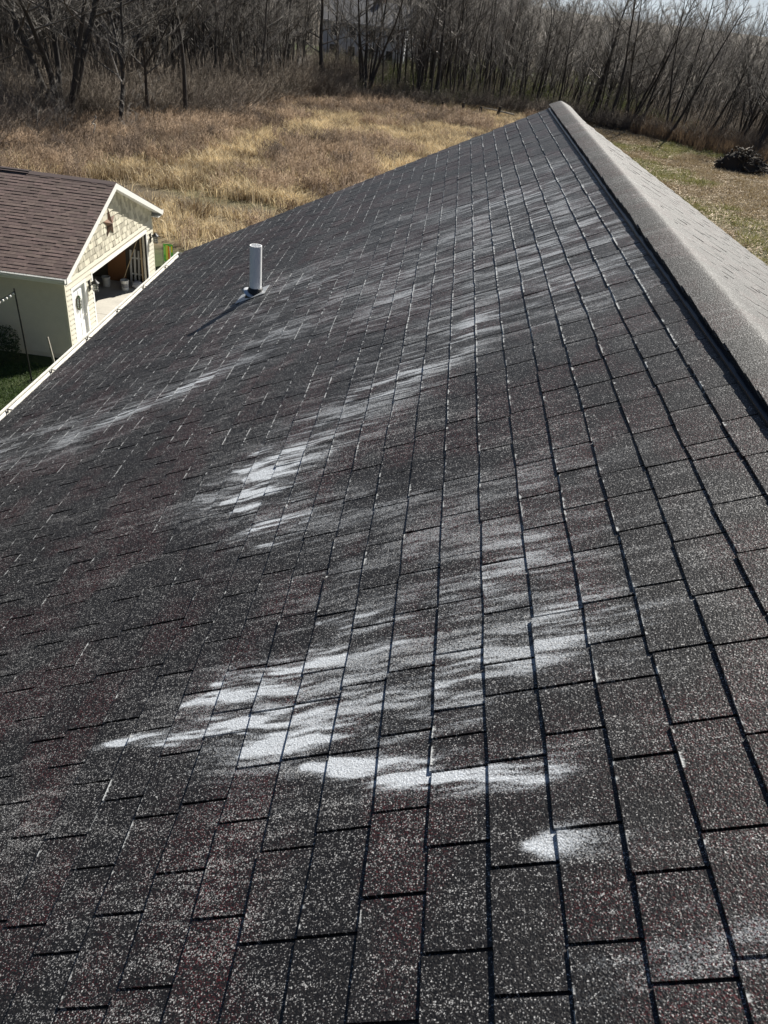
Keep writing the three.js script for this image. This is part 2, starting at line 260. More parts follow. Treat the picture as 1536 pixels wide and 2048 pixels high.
{
  const r = rng(56), tabs = [], pv = V(0, 0, 0);
  for (let c = 0; c < NC; c++) {
    const keys = TABROWS[c];
    for (let k = 0; k < keys.length - 1; k++) {
      let z1 = Math.min(ZNEAR, keys[k]), z0 = Math.max(ZFAR, keys[k + 1]); if (z1 - z0 < 0.03) continue;
      const sb = S0 + EXPO * c, zc = (z0 + z1) / 2, ctr = roofP(sb - 0.07, 0, zc);
      // size on the picture, to pick the 300 largest
      let area = 0; pv.copy(ctr).applyMatrix4(camera.matrixWorldInverse);
      if (pv.z < -0.2) { const q = [[sb, z0], [sb, z1], [sb - EXPO, z1], [sb - EXPO, z0]].map(([s, z]) => roofP(s, 0, z).project(camera)); const inx = q.filter(v => Math.abs(v.x) < 1 && Math.abs(v.y) < 1).length; for (let e = 0; e < 4; e++) { const a = q[e], b = q[(e + 1) % 4]; area += (a.x * b.y - b.x * a.y) / 2; } area = inx ? Math.abs(area) * inx / 4 : 0; }
      tabs.push({ c, sb, z0, z1, zc, area, e: [r(), r(), r(), r(), r(), r()], light: r() });
    }
  }
  const big = new Set(tabs.slice().sort((a, b) => b.area - a.area).slice(0, 300));
  const rest = new Map();
  const shape = (m, t, band) => {
    const g = 0.0040, jit = 0.0045, d0 = (t.e[0] - 0.5) * 2 * jit, d1 = (t.e[1] - 0.5) * 2 * jit, c0 = t.e[2] * t.e[2] * 0.004, c1 = t.e[3] * t.e[3] * 0.004;
    const za = t.z0 + g, zb = t.z1 - g, top = t.sb - EXPO - 0.055;
    const hT = -0.003 - 0.006 * 0.055 / EXPO;
    const uv = (s, z) => band.s0 === undefined ? [s + t.light * 3, z + t.e[4]] : [(s - band.s0) / (band.s1 - band.s0), (z - band.z0) / (band.z1 - band.z0)];
    const ch = 0.0022, P = (s, h, z) => roofP(s, h, z);
    const sA = t.sb + d0, sB = t.sb + d1, hA = 0.0036 + c0, hB = 0.0036 + c1, th = 0.0070 + Math.min(c0, c1);
    const q = (a, b, c, d) => m.quad(P(...a), P(...b), P(...c), P(...d), [...uv(a[0], a[2]), ...uv(b[0], b[2]), ...uv(c[0], c[2]), ...uv(d[0], d[2])]);
    const A = [sA - ch, hA, za], B = [sB - ch, hB, zb], C = [top, hT, zb], D = [top, hT, za];
    const A2 = [sA, hA - ch, za], B2 = [sB, hB - ch, zb], A3 = [sA, hA - th, za], B3 = [sB, hB - th, zb], C3 = [top, hT - 0.003, zb], D3 = [top, hT - 0.003, za];
    q(A, B, C, D); q(A2, B2, B, A); q(A3, B3, B2, A2);
    q(B3, C3, C, B); q(D3, A3, A, D); q(B3, B, B2, B3); q(A3, A2, A, A3);
  };
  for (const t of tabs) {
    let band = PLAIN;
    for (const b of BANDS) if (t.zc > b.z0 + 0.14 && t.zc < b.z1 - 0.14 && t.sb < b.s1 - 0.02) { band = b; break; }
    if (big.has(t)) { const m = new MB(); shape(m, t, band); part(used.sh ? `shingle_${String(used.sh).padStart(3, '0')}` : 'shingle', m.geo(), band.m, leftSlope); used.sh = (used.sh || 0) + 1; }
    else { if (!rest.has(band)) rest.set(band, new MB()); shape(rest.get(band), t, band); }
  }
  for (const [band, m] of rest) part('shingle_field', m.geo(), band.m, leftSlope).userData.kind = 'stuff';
  // far slope
  const m = new MB(), rr = rng(77);
  for (let c = 0; c < NC + 1; c++) {
    const ub = 0.146 + S0 + EXPO * (c - 0.4); let z = ZNEAR - rr() * 0.24;
    for (let zz = ZNEAR; zz > ZFAR + 0.03;) {
      const zn = Math.max(ZFAR, z); const a = zn + 0.005, b = zz - 0.005, d = (rr() - 0.5) * 0.008, h = 0.0055 + rr() * 0.004, o = rr() * 3;
      const T = ub - EXPO - 0.05, P = (u, hh, q) => sideP(1, u, hh, q), uvq = (...l) => l.flatMap(([u, q]) => [u + o, q]);
      if (b > a) { m.quad(P(T, -0.005, a), P(T, -0.005, b), P(ub + d, h, b), P(ub + d, h, a), uvq([T, a], [T, b], [ub, b], [ub, a])); m.quad(P(ub + d, h, a), P(ub + d, h, b), P(ub + d, h - 0.007, b), P(ub + d, h - 0.007, a), uvq([ub, a], [ub, b], [ub + 0.007, b], [ub + 0.007, a])); m.quad(P(T, -0.008, a), P(ub + d, h - 0.007, a), P(ub + d, h, a), P(T, -0.005, a)); m.quad(P(T, -0.008, b), P(T, -0.005, b), P(ub + d, h, b), P(ub + d, h - 0.007, b)); }
      zz = zn; z = zn - 0.242 + (rr() - 0.5) * 0.016;
    }
  }
  part('shingle_field', m.geo(), plainMat, rightSlope).userData.kind = 'stuff';
}
// ridge vent: dark plastic body, raised baffle lips, overlapping cap shingles
{
  const vm = std([0.012, 0.013, 0.015], { roughness: 0.55 }), lip = std([0.03, 0.034, 0.04], { roughness: 0.22 });
  const m = new MB();
  for (const sg of [-1, 1]) { const P = (u, h, z) => sideP(sg, u, h, z); m.hexa([P(0.0, -0.03, ZNEAR), P(0.132, -0.004, ZNEAR), P(0.132, -0.004, ZFAR + 0.03), P(0.0, -0.03, ZFAR + 0.03)], [P(0, -0.022, ZNEAR), P(0.132, 0.022, ZNEAR), P(0.132, 0.022, ZFAR + 0.03), P(0, -0.022, ZFAR + 0.03)]); }
  const vent = part('ridge_vent', m.geo(), vm, house, 'black ridge vent under a row of cap shingles');
  for (const sg of [-1, 1]) {
    const b = new MB(), pr = [[0.130, -0.003], [0.166, -0.003], [0.166, 0.004], [0.1635, 0.010], [0.161, 0.013], [0.158, 0.013], [0.1565, 0.010], [0.1575, 0.005], [0.130, 0.005]];
    const seg = 6; let zc = ZFAR + 0.05;
    for (let k = 0; k < seg; k++) { const za = lerp(ZFAR + 0.05, ZNEAR, k / seg), zb = lerp(ZFAR + 0.05, ZNEAR, (k + 1) / seg); for (let e = 0; e < pr.length - 1; e++) b.quad(sideP(sg, pr[e][0], pr[e][1], za), sideP(sg, pr[e + 1][0], pr[e + 1][1], za), sideP(sg, pr[e + 1][0], pr[e + 1][1], zb), sideP(sg, pr[e][0], pr[e][1], zb)); }
    part('baffle', b.geo(), lip, vent);
  }
  const r = rng(91); let n = 0;
  for (let z = ZFAR - 0.02; z < ZNEAR; z += EXPO, n++) {
    const c = new MB(), len = 0.21, el = 0.135 + (r() - 0.5) * 0.006, er = 0.135 + (r() - 0.5) * 0.006, o = r() * 4, dh = r() * 0.0015, K = 12, t = 0.0045, g = [];
    for (const [zz, dy] of [[z, dh], [z + len, dh - 0.0085]]) for (let k = 0; k <= K; k++) { const x = lerp(-el, er, k / K), y = APY + 0.025 + dy - 0.0515 * Math.pow(Math.abs(x) / 0.135, 1.22); g.push(V(APX + x, y, zz)); }
    const base = c.p.length / 3; g.forEach((q, k) => { c.p.push(q.x, q.y, q.z); c.u.push(q.x + o, q.z + o); });
    for (let k = 0; k < K; k++) c.i.push(base + k, base + k + 1, base + K + 2 + k, base + k, base + K + 2 + k, base + K + 1 + k);
    const dn = q => V(q.x, q.y - t, q.z);
    for (let k = 0; k < K; k++) c.quad(dn(g[k]), dn(g[k + 1]), g[k + 1].clone(), g[k].clone());
    for (const k of [0, K]) c.quad(dn(g[k]), g[k].clone(), g[K + 1 + k].clone(), dn(g[K + 1 + k]));
    c.quad(dn(g[0]), dn(g[K]), dn(g[2 * K + 1]), dn(g[K + 1]));
    part(n ? `cap_shingle_${String(n).padStart(3, '0')}` : 'cap_shingle', c.geo(), plainMat, vent);
  }
}
// plumbing vent
{
  const bx = -2.694, bz = -6.71, by = RY - 1.36, c = (m, r0, r1, y0, y1, n = 28) => m.tube([V(bx, y0, bz), V(bx, y1, bz)], [r0, r1], n, true);
  const m = new MB(); const ro = 0.053, ri = 0.046, N = 32, yb = by - 0.08, yt = by + 0.43;
  const ring = (r, y, k) => V(bx + r * Math.cos(k / N * 6.28319), y, bz + r * Math.sin(k / N * 6.28319));
  m.tube([V(bx, yb, bz), V(bx, yt, bz)], [ro, ro], N); m.tube([V(bx, yb, bz), V(bx, yt, bz)], [ri, ri], N);
  for (let k = 0; k < N; k++) m.quad(ring(ri, yt, k), ring(ro, yt, k), ring(ro, yt, k + 1), ring(ri, yt, k + 1));
  const pipe = part('vent_pipe', m.geo(), std([0.88, 0.89, 0.9], { roughness: 0.35 }), house, 'white plastic vent pipe standing on the dark roof slope');
  const b = new MB(); b.tube([V(bx, by - 0.045, bz), V(bx, by + 0.03, bz), V(bx, by + 0.058, bz), V(bx, by + 0.062, bz)], [0.10, 0.072, 0.062, 0.054], 28, true);
  part('rubber_boot', b.geo(), std([0.012, 0.012, 0.013], { roughness: 0.5 }), pipe);
  const f = new MB(), sc = 3.02; f.hexa([roofP(sc + 0.17, 0.005, bz + 0.12), roofP(sc - 0.12, 0.005, bz + 0.12), roofP(sc - 0.12, 0.005, bz - 0.12), roofP(sc + 0.17, 0.005, bz - 0.12)], [roofP(sc + 0.17, 0.009, bz + 0.12), roofP(sc - 0.12, 0.008, bz + 0.12), roofP(sc - 0.12, 0.008, bz - 0.12), roofP(sc + 0.17, 0.009, bz - 0.12)]);
  f.tube([roofP(sc + 0.01, 0.006, bz), roofP(sc, 0.016, bz)], [0.112, 0.09], 24, true);
  part('flashing', f.geo(), std([0.62, 0.64, 0.66], { roughness: 0.38, metalness: 0.6 }), pipe);
}
// eave gutter
{
  const ex = -5.14 * CT, ey = RY - 5.14 * ST, z0 = ZFAR + 0.05, z1 = ZNEAR;
  const pr = [[0.03, -0.02], [0.03, -0.115], [-0.04, -0.115], [-0.060, -0.09], [-0.064, -0.05], [-0.082, -0.025], [-0.088, -0.012], [-0.088, -0.004], [-0.070, -0.004], [-0.070, -0.015]], t = 0.002;
  const m = new MB(); const segs = 4;
  for (let k = 0; k < pr.length - 1; k++) { const [a, b] = [pr[k], pr[k + 1]]; const nx = -(b[1] - a[1]), ny = b[0] - a[0], l = Math.hypot(nx, ny); for (const d of [0, t]) { const P = (q, z) => V(ex + q[0] + nx / l * d, ey + q[1] + ny / l * d, z); m.quad(P(a, z0), P(b, z0), P(b, z1), P(a, z1)); } }
  m.quad(V(ex + 0.03, ey - 0.005, z0 - 0.002), V(ex - 0.088, ey - 0.005, z0 - 0.002), V(ex - 0.05, ey - 0.117, z0 - 0.002), V(ex + 0.03, ey - 0.117, z0 - 0.002));
  const gutterTex = tileTex(256, (u, v, o) => { const n = wrapNoise(u, v, 24, 3) * 0.6 + wrapNoise(u, v, 90, 5) * 0.4, k = 0.76 - 0.18 * sst(0.5, 0.85, n); o[0] = k; o[1] = k * 0.975; o[2] = k * 0.89; });
  const gut = part('gutter', m.geo(), std([1, 1, 1], { map: gutterTex, roughness: 0.5 }), house, 'cream metal gutter along the low edge of the roof');
  const hm = std([0.05, 0.05, 0.05], { roughness: 0.5, metalness: 0.5 });
  for (let z = -10.04 - 0.43, n = 0; z < 3; z += 0.855, n++) { if (n === 0) { z = -10.04; } const h = new MB(); h.box(ex - 0.084, ex + 0.03, ey - 0.020, ey - 0.016, z - 0.009, z + 0.009); h.box(ex - 0.066, ex - 0.062, ey - 0.05, ey - 0.0205, z - 0.009, z + 0.009); part('hanger', h.geo(), hm, gut); }
  const fs = new MB(); fs.box(ex + 0.031, ex + 0.055, ey - 0.2, ey - 0.012, ZFAR + 0.03, ZNEAR); fs.box(ex + 0.056, -4.2, ey - 0.2, ey - 0.185, ZFAR + 0.03, ZNEAR); part('fascia', fs.geo(), white, house);
  const wl = new MB(), wy = ey - 0.19;
  wl.box(-4.2, -4.05, 0, wy, ZFAR + 0.3, ZNEAR); wl.box(4.3, 4.45, 0, wy, ZFAR + 0.3, ZNEAR); wl.box(-4.05, 4.3, 0, wy, ZFAR + 0.3, ZFAR + 0.45); wl.box(-4.05, 4.3, 0, wy, ZNEAR - 0.15, ZNEAR);
  for (const zz of [ZFAR + 0.3, ZNEAR - 0.15]) { const a = V(-4.2, wy, zz), b = V(4.45, wy, zz), c = V(APX, APY - 0.17, zz), o = V(0, 0, 0.15); wl.tri(a, b, c); wl.tri(a.clone().add(o), b.clone().add(o), c.clone().add(o)); }
  part('wall', wl.geo(), vinyl, house);
  const wn = std([0.03, 0.035, 0.04], { roughness: 0.08 });
  for (const z of [-8.6, -5.6, -2.4]) for (const y of [1.0, 4.0]) { const w = new MB(); w.box(-4.235, -4.203, y, y + 1.3, z - 0.5, z + 0.5); const o = part('window', w.geo(), white, house); const g = new MB(); g.box(-4.25, -4.237, y + 0.07, y + 1.23, z - 0.43, z + 0.43); part('pane', g.geo(), wn, o); }
}

// ------------------------------------------------------------------ ground
const ground0 = (x, z) => { const k = sst(-34, -50, z); return k * (0.5 * (fbm(x * 0.045 + 3, z * 0.045 + 8) - 0.5) + 0.18 * (fbm(x * 0.21, z * 0.21) - 0.5)); };
const gh = (x, z) => ground0(x, z) + sst(-100, -150, z) * 0.5;
// edge of the wood: z of the tree line for each x
const EDGE = [[-120, -44], [-40, -52], [-33, -56], [-26, -60], [-19, -68], [-15, -85], [-8, -91], [0, -95], [12, -98], [18, -94], [24, -90], [32, -85], [60, -80], [130, -70]];
function edgeZ(x) { for (let k = 0; k < EDGE.length - 1; k++) if (x <= EDGE[k + 1][0]) return lerp(EDGE[k][1], EDGE[k + 1][1], clamp((x - EDGE[k][0]) / (EDGE[k + 1][0] - EDGE[k][0]))); return -70; }
function zones(x, z) {                                     // shares of lawn, straw, weeds, track, litter and wood
  const wob = (fbm(x * 0.16 + 20, z * 0.16) - 0.5);
  const wood = sst(-1, 5, edgeZ(x) - z + wob * 6);
  const lawn = Math.max(sst(-33.5, -32, z + wob * 2), sst(1, 4, x - 14 + (z + 46) * 0.15) * sst(-58, -44, z + wob * 16) * 0.6);
  const track = (1 - sst(0.8, 2.0, Math.abs(z + 42 + x * 0.05 + wob * 3))) * sst(6, 0, x);
  const right = sst(4, 13, x + wob * 8 - (z + 60) * 0.06);
  const weed = clamp(sst(-16, -21, x + wob * 14 + (z + 50) * 0.1) + 0.7 * sst(0.54, 0.64, fbm(x * 0.12 + 50, z * 0.12 + 9)));
  return { wood, lawn, track, right, weed };
}
{
  const near = [], cols = [], uv = [], idx = [], NX = 210, NZ = 250, X0 = -75, X1 = 75, Z0 = -175, Z1 = 12;
  const xs = [-900, -300, -150], zs = [-1500, -600, -300, -220]; for (let i = 0; i <= NX; i++) xs.push(lerp(X0, X1, i / NX)); xs.push(150, 300, 900); for (let j = 0; j <= NZ; j++) zs.push(lerp(Z0, Z1, j / NZ)); zs.push(60, 300, 900);
  for (const z of zs) for (const x of xs) {
    near.push(x, gh(x, z), z); uv.push(x / 5, z / 5);
    const q = zones(x, z), n = fbm(x * 0.5, z * 0.5), n2 = fbm(x * 0.13 + 9, z * 0.13);
    let c = [0.24, 0.185, 0.105]; const mix = (b, k) => { c = c.map((a, e) => lerp(a, b[e], k)); };
    mix([0.15, 0.105, 0.065], q.weed * 0.7); mix([0.25, 0.19, 0.125], q.right * 0.8); mix([0.12, 0.14, 0.03], q.right * sst(0.50, 0.66, n2) * 0.55); mix([0.11, 0.085, 0.055], q.right * sst(0.5, 0.7, n) * 0.5);
    mix([0.10, 0.075, 0.05], q.track * 0.75); mix([0.085, 0.066, 0.046], q.wood * 0.92); mix([0.04, 0.065, 0.014], q.lawn * 0.9);
    mix([0.13, 0.14, 0.04], sst(0.58, 0.7, fbm(x * 0.09 + 71, z * 0.09 + 13)) * 0.4 * (1 - q.wood));
    if (z < -128 && z > -150 && x > -30 && x < 20) mix([0.10, 0.15, 0.03], 0.7);
    const k = 0.8 + 0.4 * n; cols.push(c[0] * k, c[1] * k, c[2] * k);
  }
  const W = xs.length; for (let j = 0; j < zs.length - 1; j++) for (let i = 0; i < W - 1; i++) { const a = j * W + i; idx.push(a, a + W, a + 1, a + 1, a + W, a + W + 1); }
  const g = new THREE.BufferGeometry(); g.setAttribute('position', new THREE.Float32BufferAttribute(near, 3)); g.setAttribute('uv', new THREE.Float32BufferAttribute(uv, 2)); g.setAttribute('color', new THREE.Float32BufferAttribute(cols, 3)); g.setIndex(idx); g.computeVertexNormals();
  const tex = tileTex(1024, (u, v, o) => { const n = 0.45 * wrapNoise(u, v, 12, 1) + 0.3 * wrapNoise(u, v, 50, 2) + 0.25 * wrapNoise(u, v, 190, 4), f = wrapNoise(u, v, 128, 9) > 0.8 ? 0.5 : 0, k = 0.35 + 0.75 * n + f * 0.6; o[0] = k; o[1] = k; o[2] = k * 0.97; });
  const gm = new THREE.MeshStandardMaterial({ map: tex, vertexColors: true, roughness: 0.95 });
  single('ground', g, gm, 'rough grassy ground of the yard, field and wood', null, null, 'structure');
}
{ // concrete apron and floor of the garage
  const tex = tileTex(512, (u, v, o) => { const n = 0.5 * wrapNoise(u, v, 6, 2) + 0.3 * wrapNoise(u, v, 30, 3) + 0.2 * wrapNoise(u, v, 140, 5), k = 0.40 + 0.16 * n; o[0] = k; o[1] = k * 0.95; o[2] = k * 0.84; }); tex.repeat.set(0.4, 0.4);
  const cm = std([1, 1, 1], { map: tex, roughness: 0.85 }), g = new MB(); for (const [x0, x1] of [[-20.3, -15.9], [-15.88, -11.62], [-11.6, -9.2], [-9.18, -6.8], [-6.78, -5.2]]) for (const [z0, z1] of [[-28.6, -25.01], [-24.99, -21.5]]) if (x1 < -11.61 || z1 < -21) g.box(x0, x1, -0.2, 0.035, z0, z1);
  tag(single('driveway', g.geo(), cm, 'pale concrete slab running into the open garage'), null, null, null, 'structure');
  const p = new MB(); p.box(-16, -14.2, -0.1, 0.03, -18.9, -18.2); p.box(-14.19, -12.9, -0.1, 0.035, -18.5, -17.75); tag(single('path', p.geo(), cm, 'narrow strip of paving at the edge of the lawn'), null, null, null, 'structure');
}

// ------------------------------------------------------------------ garage
const GX = -11.56, GZ = -25.0, GW = 3.75, GL = -20.4, gTan = 0.4217, gRidge = 4.42, eaveZ = 4.15;
const gy = z => gRidge - Math.abs(z - GZ) * gTan;               // roof plane
const garage = thing('garage', 'cream sided garage with brown shingle roof and wide open doorway', 'garage', [GX, 0, GZ]);
{
  const L = o => { o.position.set(-GX, 0, -GZ); return o; };     // parts are built in world coordinates, the group stands at the doorway wall
  const sidTex = tileTex(256, (u, v, o) => { const n = wrapNoise(u, v, 10, 2) * 0.5 + wrapNoise(u, v, 60, 4) * 0.5, k = 0.60 + 0.07 * n; o[0] = k; o[1] = k * 0.95; o[2] = k * 0.80; }); sidTex.repeat.set(0.7, 0.7);
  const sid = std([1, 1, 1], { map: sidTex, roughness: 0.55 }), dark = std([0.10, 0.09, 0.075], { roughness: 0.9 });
  const oz0 = -28.05, oz1 = -23.17, oy = 2.07, dz0 = -22.58, dz1 = -21.68, dy = 2.03, wz0 = GZ - GW, wz1 = GZ + GW, plate = 2.42;
  const w = new MB(), t = 0.14;
  const wallTop = z => gy(z) - 0.10;
  for (const [a, b, y0, y1] of [[wz0, oz0, 0, plate], [oz0, oz1, oy, plate], [oz1, dz0, 0, plate], [dz0, dz1, dy, plate], [dz1, wz1, 0, plate]]) w.box(GX - t, GX, y0, y1, a, b);
  for (const x of [GX - t, GX]) w.tri(V(x, plate, wz0), V(x, plate, wz1), V(x, wallTop(GZ) , GZ)), w.tri(V(x, plate, wz0), V(x, wallTop(wz0), wz0), V(x, wallTop(GZ), GZ)), w.tri(V(x, plate, wz1), V(x, wallTop(wz1), wz1), V(x, wallTop(GZ), GZ));
  const front = L(part('front_wall', w.geo(), sid, garage));
  const s = new MB(); s.box(GL, GX - t - 0.001, 0, plate + 0.05, wz1 - t, wz1); s.box(GL, GX - t - 0.001, 0, plate + 0.05, wz0, wz0 + t); s.box(GL - t, GL - 0.001, 0, plate, wz0, wz1);
  s.tri(V(GL - t, plate, wz0), V(GL - t, plate, wz1), V(GL - t, gRidge - 0.1, GZ));
  const side = L(part('side_wall', s.geo(), sid, garage));
  const bd = new MB(), EX = 0.15;                               // lap siding on the doorway wall
  for (let y = 0.02; y < plate - 0.02; y += EX) {
    const segs = y > oy + 0.08 ? [[wz0 + 0.05, wz1 - 0.05]] : y > dy ? [[wz0 + 0.05, oz0 - 0.09], [oz1 + 0.09, wz1 - 0.05]] : [[wz0 + 0.05, oz0 - 0.09], [oz1 + 0.09, dz0 - 0.08], [dz1 + 0.08, wz1 - 0.05]];
    const y1 = Math.min(plate, y + EX);
    for (const [a, b] of segs) { if (b - a < 0.03) continue; bd.hexa([V(GX + 0.002, y, b), V(GX + 0.034, y, b), V(GX + 0.034, y, a), V(GX + 0.002, y, a)], [V(GX + 0.002, y1, b), V(GX + 0.005, y1 - 0.004, b), V(GX + 0.005, y1 - 0.004, a), V(GX + 0.002, y1, a)]); }
  }
  part('lap_siding', bd.geo(), sid, front).userData.kind = 'stuff';
  const b2 = new MB(); for (let y = 0.15; y < plate; y += EX) { const y1 = Math.min(plate + 0.05, y + EX); b2.hexa([V(GL, y, wz1 + 0.034), V(GX - 0.02, y, wz1 + 0.034), V(GX - 0.02, y, wz1 + 0.002), V(GL, y, wz1 + 0.002)], [V(GL, y1 - 0.004, wz1 + 0.005), V(GX - 0.02, y1 - 0.004, wz1 + 0.005), V(GX - 0.02, y1, wz1 + 0.002), V(GL, y1, wz1 + 0.002)]); }
  part('lap_siding', b2.geo(), sid, side).userData.kind = 'stuff';
  // shakes in the gable
  const r = rng(404), shk = [0.0, 0.12, 0.25].map(k => { const q = 0.62 - 0.9 * k; return std([q, q * (0.94 - 0.04 * k), q * (0.76 - 0.06 * k)], { roughness: 0.7 }); }); let n = 0;
  for (let y = plate + 0.01, row = 0; y < gRidge - 0.2; y += 0.185, row++) {
    let z = wz0 - r() * 0.1; while (z < wz1) {
      const zw = 0.11 + r() * 0.13; let a = z + 0.004, b = z + zw - 0.004; z += zw; a = Math.max(a, wz0); b = Math.min(b, wz1); if (b - a < 0.04) continue;
      const top = q => Math.min(y + 0.19, wallTop(q) - 0.01), ta = top(a), tb = top(b); if (ta < y + 0.02 || tb < y + 0.02) continue;
      const yb = y - r() * 0.006, d = 0.022 + r() * 0.022, m = new MB(); m.hexa([V(GX + 0.002, yb, b), V(GX + d, yb, b), V(GX + d, yb, a), V(GX + 0.002, yb, a)], [V(GX + 0.002, tb, b), V(GX + 0.008, tb, b), V(GX + 0.008, ta, a), V(GX + 0.002, ta, a)]);
      part(n ? `shake_${String(n).padStart(3, '0')}` : 'shake', m.geo(), shk[(r() * 3) | 0], front); n++;
    }
  }
  const tr = (name, boxes, mat, parent) => { const m = new MB(); for (const b of boxes) m.box(...b); return part(name, m.geo(), mat, parent); };
  L(tr('door_trim', [[GX - 0.06, GX + 0.028, 0, oy + 0.09, oz0 - 0.09, oz0], [GX - 0.06, GX + 0.028, 0, oy + 0.09, oz1, oz1 + 0.09], [GX - 0.06, GX + 0.034, oy, oy + 0.088, oz0, oz1]], white, garage));
  L(tr('corner_post', [[GX - 0.05, GX + 0.024, 0, plate, wz1 - 0.05, wz1 + 0.024]], std([0.7, 0.67, 0.55]), garage)); L(tr('corner_post', [[GX - 0.05, GX + 0.024, 0, plate, wz0 - 0.024, wz0 + 0.05]], std([0.7, 0.67, 0.55]), garage));
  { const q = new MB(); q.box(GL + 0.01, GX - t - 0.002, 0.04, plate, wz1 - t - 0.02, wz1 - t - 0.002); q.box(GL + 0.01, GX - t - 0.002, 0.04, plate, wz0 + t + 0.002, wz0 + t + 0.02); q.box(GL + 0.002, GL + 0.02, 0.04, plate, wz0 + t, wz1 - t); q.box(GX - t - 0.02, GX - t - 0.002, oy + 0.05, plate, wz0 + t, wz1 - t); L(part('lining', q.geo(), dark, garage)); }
  // entry door, set back in its frame
  const door = L(tr('entry_door', [[GX - 0.10, GX - 0.055, 0.04, dy - 0.03, dz0 + 0.05, dz1 - 0.05]], std([0.82, 0.83, 0.85], { roughness: 0.4 }), garage)); door.userData.label = 'white panelled side door with a wreath hanging on it';
  tr('frame', [[GX - 0.11, GX + 0.026, 0, dy + 0.07, dz0 - 0.08, dz0 + 0.045], [GX - 0.11, GX + 0.026, 0, dy + 0.07, dz1 - 0.045, dz1 + 0.08], [GX - 0.11, GX + 0.026, dy - 0.03, dy + 0.07, dz0 + 0.045, dz1 - 0.045]], white, door);
  for (const [y0, y1] of [[0.2, 0.85], [1.0, 1.85]]) for (const [a, b] of [[dz0 + 0.13, GZ + 2.82], [GZ + 2.92, dz1 - 0.13]]) tr('panel', [[GX - 0.054, GX - 0.045, y0, y1, a, b]], white, door);
  { const k = new MB(); k.tube([V(GX - 0.054, 1.0, dz0 + 0.12), V(GX - 0.02, 1.0, dz0 + 0.12), V(GX - 0.012, 1.0, dz0 + 0.12), V(GX + 0.012, 1.0, dz0 + 0.12), V(GX + 0.018, 1.0, dz0 + 0.12)], [0.016, 0.014, 0.03, 0.032, 0.014], 14, true); part('door_knob', k.geo(), std([0.6, 0.58, 0.52], { metalness: 0.9, roughness: 0.25 }), door); }
  // roof
  const x0 = GL - 0.3, x1 = GX + 0.30, rf = new MB();
  for (const sg of [1, -1]) { const zE = GZ + sg * eaveZ; const a = V(x0, gy(GZ), GZ), b = V(x1, gy(GZ), GZ), c = V(x1, gy(zE), zE), d = V(x0, gy(zE), zE), dn = v => V(v.x, v.y - 0.07, v.z); rf.quad(a, b, c, d); rf.quad(dn(a), dn(b), dn(c), dn(d)); rf.quad(a, d, dn(d), dn(a)); rf.quad(b, c, dn(c), dn(b)); rf.quad(d, c, dn(c), dn(d)); }
  const roof = L(part('roof', rf.geo(), std([0.05, 0.04, 0.038], { roughness: 0.9 }), garage, 'brown shingle roof of the garage'));
  const sh = colored(), rr = rng(31), cosg = 1 / Math.hypot(1, gTan);
  for (const sg of [1, -1]) for (let c = 0; ; c++) {
    const zb = 0.07 + 0.128 * c; if (zb > eaveZ + 0.05) break; let x = x0 + rr() * 0.2;
    while (x < x1) {
      const wd = 0.14 + rr() * 0.22, xb = Math.min(x1 + 0.012, x + wd), lift = rr() < 0.55 ? 0.013 : 0.023, k = 0.66 + rr() * 0.36;
      sh.col = [k, k * (0.97 + rr() * 0.06), k]; const P = (xx, d, h) => { const z = GZ + sg * d; return V(xx, gy(z) + h, z); };
      const d0 = Math.max(0, zb - 0.165); sh.quad(P(x, zb, lift), P(xb, zb, lift), P(xb, d0, 0.003), P(x, d0, 0.003)); sh.quad(P(x, zb, 0.001), P(xb, zb, 0.001), P(xb, zb, lift), P(x, zb, lift)); sh.quad(P(xb, zb, 0.001), P(xb, d0, 0.001), P(xb, d0, 0.003), P(xb, zb, lift)); sh.quad(P(x, zb, 0.001), P(x, zb, lift), P(x, d0, 0.003), P(x, d0, 0.001));
      x = xb; if (x > x1) break;
    }
  }
  const gs = tileTex(512, (u, v, o) => { const n = wrapNoise(u, v, 240, 3), m = wrapNoise(u, v, 20, 6), k = 0.55 + 0.6 * n + 0.35 * m; o[0] = 0.145 * k; o[1] = 0.103 * k; o[2] = 0.092 * k; });
  part('shingles', sh.geo(), new THREE.MeshStandardMaterial({ map: gs, vertexColors: true, roughness: 0.8, side: THREE.DoubleSide }), roof).userData.kind = 'stuff';
  const capM = std([0.12, 0.09, 0.085], { roughness: 0.8 });
  { const v = new MB(); const cx = -14.0; for (const sg of [1, -1]) { const P = (x, d, h) => V(x, gy(GZ + d) + h, GZ + sg * d); v.quad(P(x0, 0, 0.055), P(cx, 0, 0.055), P(cx, 0.15, 0.05), P(x0, 0.15, 0.05)); v.quad(P(cx, 0, 0.03), P(x1, 0, 0.03), P(x1, 0.15, 0.024), P(cx, 0.15, 0.024)); } part('ridge_cap', v.geo(), capM, roof); const b = new MB(); b.hexa([V(x0, gy(GZ) - 0.06, GZ + 0.13), V(cx, gy(GZ) - 0.06, GZ + 0.13), V(cx, gy(GZ) - 0.06, GZ - 0.13), V(x0, gy(GZ) - 0.06, GZ - 0.13)], [V(x0, gy(GZ) + 0.03, GZ + 0.09), V(cx, gy(GZ) + 0.03, GZ + 0.09), V(cx, gy(GZ) + 0.03, GZ - 0.09), V(x0, gy(GZ) + 0.03, GZ - 0.09)]); part('ridge_vent', b.geo(), std([0.012, 0.012, 0.012]), roof); }
